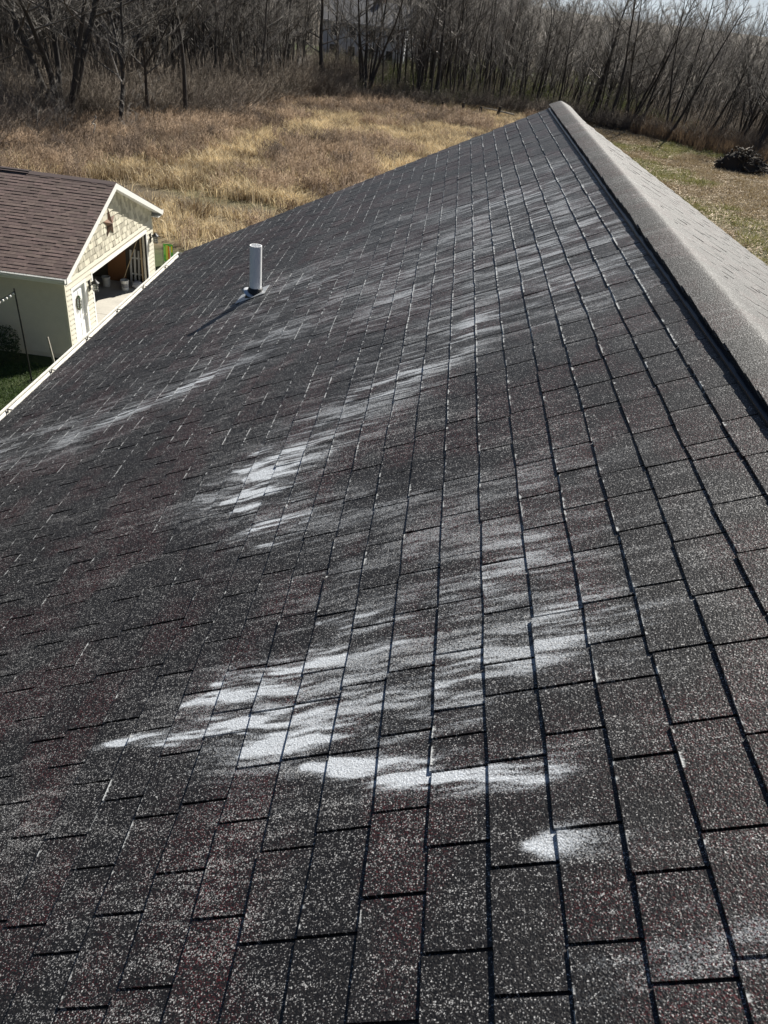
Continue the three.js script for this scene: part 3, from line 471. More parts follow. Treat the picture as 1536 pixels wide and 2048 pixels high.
  for (const sg of [1, -1]) {                                    // rake boards and soffits
    const zE = GZ + sg * (eaveZ + 0.01), m = new MB(), P = (x, z, d) => V(x, gy(z) - d, z);
    m.hexa([P(x1 - 0.03, GZ, 0.19), P(x1 + 0.008, GZ, 0.19), P(x1 + 0.008, zE, 0.17), P(x1 - 0.03, zE, 0.17)], [P(x1 - 0.03, GZ, 0.006), P(x1 + 0.008, GZ, 0.006), P(x1 + 0.008, zE, 0.006), P(x1 - 0.03, zE, 0.006)]); part('rake_board', m.geo(), white, roof);
    const q = new MB(); q.hexa([P(GX + 0.005, GZ, 0.155), P(x1 - 0.032, GZ, 0.155), P(x1 - 0.032, zE, 0.155), P(GX + 0.005, zE, 0.155)], [P(GX + 0.005, GZ, 0.14), P(x1 - 0.032, GZ, 0.14), P(x1 - 0.032, zE, 0.14), P(GX + 0.005, zE, 0.14)]); part('soffit', q.geo(), white, roof);
    const e = new MB(), ye = gy(zE), zi = GZ + sg * (GW + 0.02), za = Math.min(zi, zE), zb = Math.max(zi, zE); e.box(x0, x1 - 0.032, ye - 0.19, ye - 0.17, za, zb); e.box(x0, x1 - 0.032, ye - 0.168, ye - 0.012, sg > 0 ? zb - 0.03 : za, sg > 0 ? zb : za + 0.03); part('soffit', e.geo(), white, roof);
    const gt = new MB(), s2 = sg; const pr = [[0.002, -0.02], [0.002, -0.12], [0.07, -0.12], [0.09, -0.085], [0.092, -0.05], [0.115, -0.02], [0.115, -0.006], [0.10, -0.006]]; for (let k = 0; k < pr.length - 1; k++) { const A = (q, x) => V(x, ye + q[1], zE + s2 * q[0]); gt.quad(A(pr[k], x0), A(pr[k + 1], x0), A(pr[k + 1], x1 - 0.01), A(pr[k], x1 - 0.01)); } gt.box(x1 - 0.012, x1 - 0.008, ye - 0.12, ye - 0.006, sg > 0 ? zE : zE - 0.115, sg > 0 ? zE + 0.115 : zE); part('gutter', gt.geo(), white, roof);
  }
}
// things hung on and kept in the garage
{ // barn star: five raised points
  const o = thing('barn_star', 'rusty brown metal star hanging in the garage gable', 'star', [GX + 0.034, 3.2, -24.83]), m = new MB(), R = 0.47, ri = R * 0.40, tip = V(0.11, 0, 0), P = [];
  for (let k = 0; k < 10; k++) { const a = Math.PI / 2 + k * Math.PI / 5, q = k % 2 ? ri : R; P.push(V(0, q * Math.sin(a), -q * Math.cos(a))); }
  for (let k = 0; k < 10; k++) m.tri(P[k].clone(), P[(k + 1) % 10].clone(), tip.clone());
  const tx = tileTex(128, (u, v, q) => { const n = wrapNoise(u, v, 8, 3) * 0.6 + wrapNoise(u, v, 30, 5) * 0.4; q[0] = lerp(0.07, 0.20, n); q[1] = lerp(0.045, 0.10, n); q[2] = lerp(0.035, 0.055, n); });
  part('point', m.geo(), std([1, 1, 1], { map: tx, roughness: 0.6, metalness: 0.2 }), o);
}
{ // oval wreath with leaves
  const o = thing('wreath', 'small oval green wreath on the white side door', 'wreath', [GX - 0.03, 1.5, -22.1]), r = rng(8), ring = new MB(), pts = [], rad = []; for (let k = 0; k <= 24; k++) { const a = k / 24 * 6.2832; pts.push(V(0, 0.21 * Math.sin(a), 0.11 * Math.cos(a))); rad.push(0.016); } ring.tube(pts, rad, 6); part('hoop', ring.geo(), std([0.10, 0.07, 0.04]), o);
  const lf = new MB(); for (let k = 0; k < 150; k++) { const a = r() * 6.2832, c = V(0.01 + r() * 0.02, 0.21 * Math.sin(a), 0.11 * Math.cos(a)), d = V(r() * 0.04, (r() - 0.5) * 0.11, (r() - 0.5) * 0.11), e = V(r() * 0.02, (r() - 0.5) * 0.04, (r() - 0.5) * 0.04); lf.tri(c.clone(), c.clone().add(d), c.clone().add(e)); } part('leaves', lf.geo(), std([0.03, 0.10, 0.035]), o);
}
function lantern(z, label) {
  const o = thing('wall_lantern', label, 'lantern', [GX + 0.02, 1.8, z], 'lanterns on the garage front'), blk = std([0.015, 0.015, 0.016], { roughness: 0.45, metalness: 0.4 });
  const m = new MB(); m.box(0, 0.025, -0.16, 0.16, -0.06, 0.06); m.tube([V(0.025, -0.02, 0), V(0.1, 0.05, 0), V(0.17, 0.16, 0), V(0.2, 0.2, 0)], [0.014, 0.014, 0.012, 0.012], 8, true); part('bracket', m.geo(), blk, o);
  const h = new MB(); h.tube([V(0.2, 0.22, 0), V(0.2, 0.17, 0), V(0.2, 0.11, 0), V(0.2, 0.095, 0)], [0.02, 0.05, 0.13, 0.13], 16, true); part('hood', h.geo(), blk, o);
  const g = new MB(); g.tube([V(0.2, 0.094, 0), V(0.2, -0.14, 0)], [0.065, 0.055], 14, true); part('glass', g.geo(), std([0.55, 0.55, 0.5], { roughness: 0.15 }), o);
  const c = new MB(); for (const y of [0.03, -0.04, -0.11, -0.15]) { const p = [], q = []; for (let k = 0; k <= 16; k++) { p.push(V(0.2 + 0.085 * Math.cos(k / 16 * 6.2832), y, 0.085 * Math.sin(k / 16 * 6.2832))); q.push(0.009); } c.tube(p, q, 6); } for (let k = 0; k < 4; k++) c.tube([V(0.2 + 0.085 * Math.cos(k * 1.57 + 0.7), 0.095, 0.085 * Math.sin(k * 1.57 + 0.7)), V(0.2 + 0.085 * Math.cos(k * 1.57 + 0.7), -0.15, 0.085 * Math.sin(k * 1.57 + 0.7))], [0.008, 0.008], 5); part('cage', c.geo(), blk, o);
}
lantern(-22.88, 'black caged wall lantern between the side door and the open doorway'); lantern(-28.45, 'black caged wall lantern right of the open garage doorway');
function bucket(x, z, y, col, label, band) {
  const o = thing('bucket', label, 'bucket', [x, y, z]), m = new MB(), pr = [[0.13, 0], [0.148, 0.36], [0.158, 0.36], [0.158, 0.325], [0.15, 0.325]]; m.tube(pr.slice(0, 2).map(q => V(0, q[1], 0)), pr.slice(0, 2).map(q => q[0]), 20, false); m.tube([V(0, 0.32, 0), V(0, 0.325, 0), V(0, 0.36, 0), V(0, 0.362, 0)], [0.148, 0.158, 0.158, 0.149], 20); m.tube([V(0, 0.004, 0), V(0, 0.005, 0)], [0.13, 0.001], 20); m.tube([V(0, 0.005, 0), V(0, 0.355, 0)], [0.126, 0.143], 20); part('pail', m.geo(), std(col, { roughness: 0.45 }), o);
  const h = new MB(), p = [], q = []; for (let k = 0; k <= 14; k++) { const a = k / 14 * Math.PI; p.push(V(0.16 * Math.cos(a), 0.33 - 0.12 * Math.sin(a), 0.05 + 0.11 * Math.sin(a))); q.push(0.004); } h.tube(p, q, 5); part('handle', h.geo(), std([0.3, 0.3, 0.3], { metalness: 0.8, roughness: 0.4 }), o);
  if (band) { const b = new MB(); b.tube([V(0, 0.10, 0), V(0, 0.24, 0)], [0.1365, 0.1435], 20); part('printed_band', b.geo(), std(band), o); }
}
bucket(-12.31, -27.6, 0.036, [0.75, 0.75, 0.72], 'white plastic bucket with a grey printed band on the garage floor', [0.3, 0.3, 0.32]);
bucket(-13.05, -27.7, 0.036, [0.5, 0.5, 0.48], 'grey plastic bucket standing deeper inside the garage');
{
  const wd = std([0.55, 0.43, 0.27], { roughness: 0.7 }), wht = std([0.75, 0.75, 0.73], { roughness: 0.5 });
  const o = thing('slatted_rack', 'tall white slatted rack leaning inside the garage', 'rack', [-12.13, 0.036, -28.42]); for (let k = 0; k < 4; k++) { const m = new MB(); m.box(-0.27 + k * 0.155, -0.20 + k * 0.155, 0, k === 3 ? 0.98 : 1.2 + 0.04 * (k % 2), -0.02, 0.02); const q = part('slat', m.geo(), wht, o); q.rotation.x = -0.12; } for (const y of [0.3, 0.88]) { const m = new MB(); m.box(-0.28, 0.28, y, y + 0.06, -0.045, -0.022); part('crossbar', m.geo(), wht, o).rotation.x = -0.12; }
  const p = new MB(); p.tube([V(-12.62, 0.04, -28.1), V(-11.98, 1.72, -28.3)], [0.017, 0.017], 8, true); single('wooden_pole', p.geo(), wd, 'long pale wooden pole leaning across the white rack', 'pole');
  const b = new MB(); b.box(-11.86, -11.80, 0.036, 1.98, -28.25, -28.2); single('board', b.geo(), wd, 'upright pale board just inside the doorway', 'board');
  const pn = new MB(); pn.hexa([V(-13.25, 0.036, -28.4), V(-12.55, 0.036, -28.4), V(-12.55, 0.036, -28.42), V(-13.25, 0.036, -28.42)], [V(-13.25, 1.7, -28.53), V(-12.55, 1.7, -28.53), V(-12.55, 1.7, -28.55), V(-13.25, 1.7, -28.55)]); single('plywood_sheet', pn.geo(), std([0.24, 0.11, 0.045], { roughness: 0.7 }), 'orange brown wooden sheet leaning on the inner garage wall', 'sheet');
  const bench = thing('workbench', 'light grey topped bench deep in the garage', 'bench', [-14.9, 0.036, -27.5]); { const m = new MB(); m.box(-0.5, 0.5, 0.82, 0.88, -0.9, 0.9); part('top', m.geo(), std([0.5, 0.5, 0.5]), bench); for (const [a, c] of [[-0.45, -0.85], [0.38, -0.85], [-0.45, 0.78], [0.38, 0.78]]) { const g = new MB(); g.box(a, a + 0.07, 0, 0.819, c, c + 0.07); part('leg', g.geo(), wd, bench); } }
  const bag = new MB(), r = rng(12); { const g = new THREE.SphereGeometry(0.28, 20, 14), a = g.attributes.position; for (let k = 0; k < a.count; k++) { const x = a.getX(k), y = a.getY(k), z = a.getZ(k), n = 1 + 0.25 * (fbm(x * 6 + 4, z * 6 + y * 5) - 0.5); a.setXYZ(k, x * n * 1.2, Math.max(-0.14, y * n * 0.75), z * n); } g.scale(0.7, 0.7, 0.7); g.translate(-11.95, 0.135, -27.95); g.computeVertexNormals(); single('sack', g, std([0.55, 0.56, 0.58]), 'pale slumped sack beside the white bucket', 'sack'); }
}
// garden flag, string lights, shrub and stake
{
  const W = 128, H = 192, cv = document.createElement('canvas'); cv.width = W; cv.height = H; const x = cv.getContext('2d');
  x.fillStyle = '#5fae4c'; x.fillRect(0, 0, W, H); x.fillStyle = '#cfd65a'; x.fillRect(34, 14, 26, 168); x.fillStyle = '#e58a35'; x.fillRect(60, 24, 18, 160); x.fillStyle = '#ece6d2'; x.fillRect(78, 34, 14, 140); x.fillStyle = '#8fcf62'; x.fillRect(8, 30, 20, 90); x.fillStyle = '#d2552e'; x.fillRect(62, 100, 14, 70); x.fillStyle = '#e9c93c'; x.fillRect(100, 20, 18, 70); x.fillStyle = '#2f7f9a'; x.fillRect(100, 130, 18, 36);
  const tx = new THREE.CanvasTexture(cv); tx.colorSpace = THREE.SRGBColorSpace; tx.flipY = false;
  const o = thing('garden_flag', 'small green, yellow and orange garden flag beside the garage', 'flag', [-11.75, 0, -31.0]), m = new MB(), N = 8;
  for (let k = 0; k < N; k++) { const f = q => V(-0.2 + 0.4 * q, 0, 0.03 * Math.sin(q * 7)), a = f(k / N), b = f((k + 1) / N); for (const d of [0, 0.003]) m.quad(V(a.x, 0.18, a.z + d), V(b.x, 0.18, b.z + d), V(b.x, 0.88, b.z + d), V(a.x, 0.88, a.z + d), [k / N, 1, (k + 1) / N, 1, (k + 1) / N, 0, k / N, 0]); }
  part('cloth', m.geo(), std([1, 1, 1], { map: tx, roughness: 0.8 }), o); const p = new MB(); p.tube([V(-0.23, 0, 0), V(-0.23, 0.9, 0), V(-0.21, 0.93, 0), V(0.22, 0.93, 0)], [0.008, 0.008, 0.008, 0.008], 6); part('pole', p.geo(), std([0.02, 0.02, 0.02]), o);
}
{
  const blk = std([0.012, 0.012, 0.012], { roughness: 0.5 }), px = -12.03, pz = -19.5;
  const o = thing('light_pole', 'thin black pole holding up the string lights', 'pole', [px, 0, pz]), m = new MB(); m.tube([V(0, 0, 0), V(-0.02, 1.4, 0), V(-0.06, 2.72, 0)], [0.026, 0.024, 0.02], 8, true); part('shaft', m.geo(), blk, o); const f = new MB(); f.tube([V(0, 0, 0), V(0, 0.04, 0)], [0.12, 0.11], 14, true); part('base', f.geo(), blk, o);
  const q = thing('string_lights', 'string of white globe bulbs sagging from the black pole', 'string lights', [px - 0.06, 2.7, pz]), cat = t => V(-3.4 * t, -0.05 - 2.7 * t * (1 - t) + 0.1 * t, 0.6 * t), w = new MB(), pts = [], rad = []; for (let k = 0; k <= 30; k++) { pts.push(cat(k / 30)); rad.push(0.006); } w.tube(pts, rad, 5); part('wire', w.geo(), blk, q);
  for (let k = 0; k < 33; k++) { const b = new THREE.SphereGeometry(0.036, 12, 8); b.scale(1, 1.2, 1); const c = cat(0.01 + k * 0.03); b.translate(c.x, c.y - 0.06, c.z); const e = part('bulb', b, std([0.75, 0.75, 0.72], { roughness: 0.15 }), q); const s = new MB(); s.tube([V(c.x, c.y, c.z), V(c.x, c.y - 0.035, c.z)], [0.014, 0.014], 6, true); part('socket', s.geo(), blk, e); }
  const st = new MB(); st.hexa([V(-11.85, -0.05, -20.55), V(-11.79, -0.05, -20.55), V(-11.79, -0.05, -20.6), V(-11.85, -0.05, -20.6)], [V(-11.93, 0.95, -20.52), V(-11.89, 0.98, -20.52), V(-11.89, 0.98, -20.56), V(-11.93, 0.95, -20.56)]); single('stake', st.geo(), std([0.35, 0.33, 0.28]), 'pale leaning stake in the shade by the garage wall', 'stake');
  const sh = thing('shrub', 'dark evergreen shrub against the shaded garage wall', 'shrub', [-13.6, 0, -20.5]), lf = new MB(), sm = new MB(), r = rng(64);
  for (let k = 0; k < 2600; k++) { const a = r() * 6.2832, e = Math.acos(1 - r() * 1.3), R = 0.75 * Math.pow(r(), 0.25) * (0.8 + 0.35 * noise(a * 2, e * 3)); const c = V(R * Math.sin(e) * Math.cos(a) * 1.2, 0.45 + R * Math.cos(e), R * Math.sin(e) * Math.sin(a) * 0.7); const d = () => V((r() - 0.5) * 0.09, (r() - 0.5) * 0.09, (r() - 0.5) * 0.09); lf.tri(c.clone().add(d()), c.clone().add(d()), c.clone().add(d())); } for (let k = 0; k < 9; k++) sm.tube([V(0, 0, 0), V((r() - 0.5) * 0.8, 0.5 + r() * 0.4, (r() - 0.5) * 0.6)], [0.02, 0.006], 5);
  part('foliage', lf.geo(), std([0.03, 0.05, 0.02]), sh); part('stem', sm.geo(), std([0.06, 0.045, 0.03]), sh);
}

// tall unseen spruces, added to keep the light off the garage's near side
{
  const r = rng(88), tk = new MB(), fo = new MB(), H = 12; tk.tube([V(0, -0.2, 0), V(0, H * 0.5, 0), V(0, H, 0)], [0.24, 0.15, 0.02], 8);
  for (let y = 0.6; y < H - 0.2; y += 0.3) { const R = 2.7 * (1 - y / H) + 0.15, n = 9; for (let k = 0; k < n; k++) { const a = k / n * 6.2832 + y * 5 + r() * 0.4, c = Math.cos(a), s = Math.sin(a), L = R * (0.8 + 0.4 * r()), tip = V(c * L, y - 0.28 * L, s * L), b = V(0, y, 0); tk.spike(b, tip, 0.025); for (let e = 0; e < 16; e++) { const q = b.clone().lerp(tip, 0.15 + 0.85 * r()), w = () => V((r() - 0.5) * 0.6, (r() - 0.7) * 0.42, (r() - 0.5) * 0.6); fo.tri(q.clone().add(w()), q.clone().add(w()), q.clone().add(w())); } } }
  const tg = tk.geo(), fg = fo.geo(), bm = std([0.07, 0.05, 0.035]), fm = std([0.03, 0.055, 0.028]);
  [[-16.9, -16.2, 1, 'added unseen spruce blocking light, nearest the garage'], [-21.2, -16.8, 0.9, 'added unseen spruce blocking light, far end of the lawn'], [-15.6, -11.2, 1.1, 'added unseen spruce blocking light, beside the house']].forEach(([x, z, s, l], k) => { const o = thing('added_spruce', l, 'tree', [x, 0, z], 'added spruces shading the garage wall'); part('trunk', tg, bm, o); part('crown', fg, fm, o); o.scale.setScalar(s); o.rotation.y = k * 2; });
}

// ------------------------------------------------------------------ trees
const barkTex = (a, b) => { const t = tileTex(128, (u, v, o) => { const n = 0.6 * wrapNoise(u * 1, v, 16, 3) + 0.4 * wrapNoise(u, v, 48, 7); for (let c = 0; c < 3; c++) o[c] = lerp(a[c], b[c], n); }); t.repeat.set(1, 0.6); return t; };
const BARK = [std([1, 1, 1], { map: barkTex([0.022, 0.019, 0.017], [0.075, 0.067, 0.06]), roughness: 0.9 }), std([1, 1, 1], { map: barkTex([0.04, 0.035, 0.03], [0.13, 0.118, 0.105]), roughness: 0.9 })];
const TWIG = [std([0.105, 0.095, 0.085], { roughness: 0.8 }), std([0.22, 0.20, 0.18], { roughness: 0.65 }), std([0.085, 0.075, 0.066], { roughness: 0.8 })];
function limb(r, a, dir, len, n, wig, rise) { const p = [a.clone()], d = dir.clone().normalize(); for (let k = 0; k < n; k++) { d.x += (r() - 0.5) * wig; d.y += (r() - 0.5) * wig + rise; d.z += (r() - 0.5) * wig; d.normalize(); p.push(p[k].clone().addScaledVector(d, len / n)); } return p; }
const taper = (n, r0, r1) => Array.from({ length: n }, (_, k) => lerp(r0, r1, Math.pow(k / (n - 1), 0.8)));
function makeTree(seed, { H = 14, R = 0.13, stems = 1, low = 0.28, nb = 16, spread = 1, forkAt = 0 }) {
  const r = rng(seed), tk = new MB(), cr = new MB();
  for (let st = 0; st < stems; st++) {
    const a0 = st / stems * 6.28 + r(), h = H * (0.85 + 0.3 * r()), rad = R * (stems > 1 ? 0.75 + 0.4 * r() : 1), d0 = V(Math.cos(a0) * (stems > 1 ? 0.16 : 0.02), 1, Math.sin(a0) * (stems > 1 ? 0.16 : 0.02));
    const T = limb(r, V(Math.cos(a0) * (stems > 1 ? R * 0.8 : 0), -0.25, Math.sin(a0) * (stems > 1 ? R * 0.8 : 0)), d0, h, 12, 0.11, 0.02), RR = taper(13, rad, 0.012); RR[0] *= 1.35;
    tk.tube(T, RR, 8);
    const at = f => { const x = f * 12, k = Math.min(11, x | 0); return T[k].clone().lerp(T[k + 1], x - k); };
    const branch = (f, len, up, thick) => {
      const a = r() * 6.2832, dir = V(Math.cos(a), up, Math.sin(a)), B = limb(r, at(f), dir, len, 5, 0.28, 0.07), br = taper(6, thick, 0.008); cr.tube(B, br, 4);
      const ns = 5 + (len * 1.4 | 0);
      for (let q = 0; q < ns; q++) {
        const g = 0.2 + 0.78 * (q + r()) / ns, x = g * 5, k = Math.min(4, x | 0), o = B[k].clone().lerp(B[k + 1], x - k), sd = B[k + 1].clone().sub(B[k]).normalize().add(V((r() - 0.5) * 1.7, (r() - 0.2) * 1.1, (r() - 0.5) * 1.7));
        const sl = len * (0.18 + 0.28 * r()) * (1.15 - 0.5 * g), S = limb(r, o, sd, sl, 2, 0.35, 0.06); cr.tube(S, [Math.max(0.010, thick * 0.3), 0.009, 0.005], 3);
        const nt = 5 + (r() * 4 | 0); for (let e = 0; e < nt; e++) { const gg = r(), o2 = gg < 0.5 ? S[0].clone().lerp(S[1], gg * 2) : S[1].clone().lerp(S[2], gg * 2 - 1), td = S[2].clone().sub(S[0]).normalize().add(V((r() - 0.5) * 1.8, (r() - 0.3) * 1.4, (r() - 0.5) * 1.8)).normalize(); cr.spike(o2, o2.clone().addScaledVector(td, 0.25 + 0.55 * r()), 0.0075); }
      }
    };
    const n = Math.round(nb / Math.sqrt(stems));
    for (let k = 0; k < n; k++) { const f = low + (0.97 - low) * (k + r()) / n; branch(f, h * (0.30 - 0.2 * f) * (0.7 + 0.6 * r()) * spread, 0.5 + 0.5 * r(), Math.max(0.014, rad * (0.5 - 0.35 * f))); }
    if (forkAt) { const B = limb(r, at(forkAt), V(0.55, 1, 0.1), h * 0.55, 8, 0.12, 0.05); tk.tube(B, taper(9, rad * 0.62, 0.012), 6); for (let k = 0; k < 8; k++) { const o = B[1 + (k % 7)], a = r() * 6.28; const S = limb(r, o, V(Math.cos(a), 0.7, Math.sin(a)), 1.4 + r(), 3, 0.3, 0.05); cr.tube(S, [0.02, 0.014, 0.01, 0.006], 3); for (let e = 0; e < 9; e++) { const o2 = S[e % 3].clone().lerp(S[e % 3 + 1], r()); cr.spike(o2, o2.clone().add(V((r() - 0.5) * 1.0, (r() - 0.2) * 0.8, (r() - 0.5) * 1.0)), 0.0075); } } }
  }
  return { trunk: tk.geo(), crown: cr.geo() };
}
const KINDS = [
  makeTree(1, { H: 14.5, R: 0.13 }), makeTree(2, { H: 13, R: 0.10, nb: 13 }), makeTree(3, { H: 16, R: 0.17, nb: 18 }), makeTree(4, { H: 12, R: 0.085, nb: 12, low: 0.2 }),
  makeTree(5, { H: 15, R: 0.15, stems: 3, nb: 20 }), makeTree(6, { H: 14, R: 0.12, forkAt: 0.35 }), makeTree(7, { H: 11, R: 0.07, nb: 12, low: 0.15 }), makeTree(8, { H: 15, R: 0.14, low: 0.4, spread: 1.2 }),
  makeTree(9, { H: 14, R: 0.16, stems: 5, nb: 26 }), makeTree(10, { H: 13, R: 0.11, low: 0.12, nb: 18 }),
];
const PROTO = [];
function tree(kind, x, z, { scale = 1, thick = 1, turn = 0, lean = 0, leanZ = 0, label, group, bark = 0, twig = 0, name = 'bare_tree' } = {}) {
  const key = kind + '-' + bark + '-' + twig; let o;
  if (PROTO[key]) { o = PROTO[key].clone(); o.name = numbered(name); o.userData = {}; scene.add(o); }
  else { o = thing(name); part('trunk', KINDS[kind].trunk, BARK[bark], o); part('crown', KINDS[kind].crown, TWIG[twig], o); PROTO[key] = o; o.userData = {}; }
  o.position.set(x, gh(x, z), z); o.rotation.set(leanZ, turn, lean, 'ZXY'); o.scale.set(scale * thick, scale, scale * thick);
  return tag(o, label, 'tree', group);
}
const FEATURED = [
  [1, -32, -58, { lean: 0.16, thick: 2.2, label: 'bare tree leaning left at the far left edge of the wood' }],
  [8, -27.8, -57.6, { thick: 1.9, scale: 1.1, label: 'thick many stemmed bare tree at the left end of the wood' }],
  [5, -23.4, -56.9, { turn: 2.2, thick: 1.7, label: 'forked bare tree with a pale broken limb at the left' }],
  [5, -22.9, -60.9, { turn: 0, thick: 1.3, label: 'slim bare tree with one long branch reaching right' }],
  [7, -20.75, -63, { thick: 1.45, label: 'straight lone bare tree rising from the brown weeds at the left' }],
  [6, -20.4, -74.5, { label: 'thin sapling at the back left corner of the field', lean: -0.04 }], [6, -18.7, -74, { turn: 2, label: 'second thin sapling from the back left corner of the field' }],
  [2, -14.5, -87.6, { thick: 1.9, label: 'dark thick tree standing left of the grey house in the wood' }],
  [8, -10.4, -92, { thick: 1.5, turn: 1, label: 'fan of dark stems in front of the grey house' }],
  [2, 14.6, -99, { thick: 1.9, lean: -0.13, label: 'thickest dark leaning tree just right of the roof peak' }],
  [7, 16, -95, { thick: 1.6, lean: -0.10, label: 'second dark leaning tree right of the roof peak' }],
  [4, 18.4, -96, { thick: 1.25, lean: -0.07, label: 'clump of leaning stems right of the roof peak' }],
  [4, 21.9, -92.5, { thick: 1.2, lean: -0.05, turn: 2, label: 'twin stemmed leaning tree at the edge of the leaf strewn clearing' }],
  [5, 26.8, -95, { lean: -0.20, turn: 0.3, label: 'steeply leaning forked tree left of the brush pile', thick: 1.2 }],
  [2, 28.6, -85.5, { thick: 1.9, lean: -0.33, label: 'heavy dark tree leaning right behind the brush pile' }],
  [3, -4.5, -97.5, { label: 'thin bare tree behind the leftmost fence stub', lean: -0.05 }],
];
const placed = [];
for (const [k, x, z, o] of FEATURED) { tree(k, x, z, o); placed.push([x, z]); }
{ const r = rng(313); for (let k = 0; k < 22; k++) { const x = -33 + r() * 11.5, z = -45 - r() * 13 - (x > -25 ? 4 : 0); tree([6, 3, 6][k % 3], x, z, { scale: 0.22 + 0.2 * r(), thick: 1.1, turn: r() * 6.28, lean: (r() - 0.5) * 0.3, twig: k % 2, label: 'thin sapling rising from the bramble thicket at the left', group: 'saplings in the bramble thicket', name: 'sapling' }); } }
// the broken pale limb
{ const m = new MB(); m.tube([V(-23.05, 3.2, -56.7), V(-23.2, 3.5, -56.65), V(-23.5, 4.6, -56.6), V(-23.75, 5.6, -56.6)], [0.06, 0.05, 0.035, 0.02], 6, true); m.tube([V(-23.0, 3.1, -56.7), V(-22.85, 3.4, -56.62)], [0.08, 0.03], 6, true); single('broken_limb', m.geo(), std([0.5, 0.47, 0.42]), 'pale snapped limb caught in the forked tree', 'branch');
  const d = new MB(); d.tube([V(-23.5, 0.1, -52), V(-23.2, 0.45, -52), V(-23.3, 0.7, -51.9), V(-23.15, 1.2, -52), V(-23.35, 1.3, -52), V(-23.05, 1.6, -52), V(-23.1, 1.75, -52)], [0.07, 0.06, 0.055, 0.05, 0.05, 0.04, 0.02], 6, true); d.tube([V(-23.9, 0.05, -52.2), V(-23.2, 0.3, -52), V(-22.9, 0.1, -51.8)], [0.05, 0.06, 0.04], 6, true); single('dead_stump', d.geo(), std([0.46, 0.43, 0.38]), 'twisted pale dead stump among the left brush', 'stump'); }
{
  const r = rng(2024), rest = [], wanted = [];
  for (let k = 0; k < 16000 && wanted.length < 2300; k++) {
    const far = Math.pow(r(), 1.35) * 105, x = (r() - 0.5) * 2 * (50 + far * 0.9), z = edgeZ(x) - 1 - far - 6 * sst(-16, -21, x); if (z < -210) continue;
    if (x > -22 && x < -7 && z > -139 && z < -113 && r() < 0.93) continue; const lx = -1.2 + (-13.4) * (-z / 126); if (z > -113 && Math.abs(x - lx) < 6 && r() < 0.86) continue; if (x > 8 && far > 16 && r() < 0.6) continue; if (x > -8 && x < 10 && z < -138 && z > -149) continue;
    const gap = 1.05 + far * 0.006; let ok = true; for (const [a, b] of placed) if ((a - x) * (a - x) + (b - z) * (b - z) < gap * gap) { ok = false; break; } if (!ok) continue;
    placed.push([x, z]); wanted.push([x, z, far]);
  }
  const pv = V(0, 0, 0);
  wanted.forEach(w => { pv.set(w[0], 2, w[1]).project(camera); w.vis = Math.abs(pv.x) < 1.02 && pv.y > 0.6; w.d = Math.hypot(w[0] + 1.2, w[1]); });
  wanted.sort((a, b) => (b.vis - a.vis) || a.d - b.d);
  wanted.forEach((w, n) => {
    const kind = [0, 1, 2, 3, 5, 6, 7, 9, 0, 3, 4][(r() * 11) | 0], o = { scale: (0.85 + 0.32 * r()) * (w[0] > 9 ? (r() < 0.06 ? 0.95 : 0.66 + 0.12 * r()) : w[0] > 0 ? 0.85 : 1), thick: 0.6 + 1.3 * r() * r(), turn: r() * 6.28, lean: (r() - 0.5) * 0.08 - (w[0] > 8 ? 0.07 : 0), leanZ: (r() - 0.5) * 0.08, bark: r() < 0.4 ? 1 : 0, twig: (r() * 3) | 0 };
    if (n < 240) tree(kind, w[0], w[1], { ...o, ...(b => ({ label: (o.thick > 1.15 ? 'stout' : o.thick < 0.8 ? 'thin' : 'slim') + (o.bark ? ' grey ' : ' dark ') + b + (w[2] < 9 ? ', in front' : ', deeper in'), group: (o.thick > 1.15 ? 'stout' : o.thick < 0.8 ? 'thin' : 'slim') + (o.bark ? ' grey ' : ' dark ') + b + (w[2] < 9 ? ', front' : ', deeper') }))(w[0] < -19 ? 'bare tree in the wood behind the left bramble' : w[0] / -w[1] < -0.13 ? 'bare tree in the wood left of the grey house' : w[0] < -6 ? 'bare tree in the wood in front of the grey house' : w[0] < 12 ? 'bare tree in the wood between grey house and roof peak' : 'bare tree in the wood right of the roof peak') });
    else rest.push([kind, w, o]);
  });
  // the deep wood
  const M = new THREE.Matrix4(), E = new THREE.Euler();
  KINDS.forEach((K, kind) => {
    const list = rest.filter(q => q[0] === kind); if (!list.length) return;
    for (const [nm, g, mt] of [['distant_trunks', K.trunk, BARK[0]], ['distant_branches', K.crown, TWIG[kind % 3]]]) {
      const im = new THREE.InstancedMesh(g, mt, list.length); im.name = numbered(nm); im.castShadow = im.receiveShadow = true;
      list.forEach(([, w, o], i) => { E.set(o.leanZ, o.turn, o.lean, 'ZXY'); M.compose(V(w[0], gh(w[0], w[1]), w[1]), new THREE.Quaternion().setFromEuler(E), V(o.scale * o.thick, o.scale, o.scale * o.thick)); im.setMatrixAt(i, M); });
      tag(im, nm === 'distant_trunks' ? 'deep wood of bare trunks far behind the field' : 'haze of bare branches deep in the wood', null, null, 'stuff'); scene.add(im);
    }
  });
}

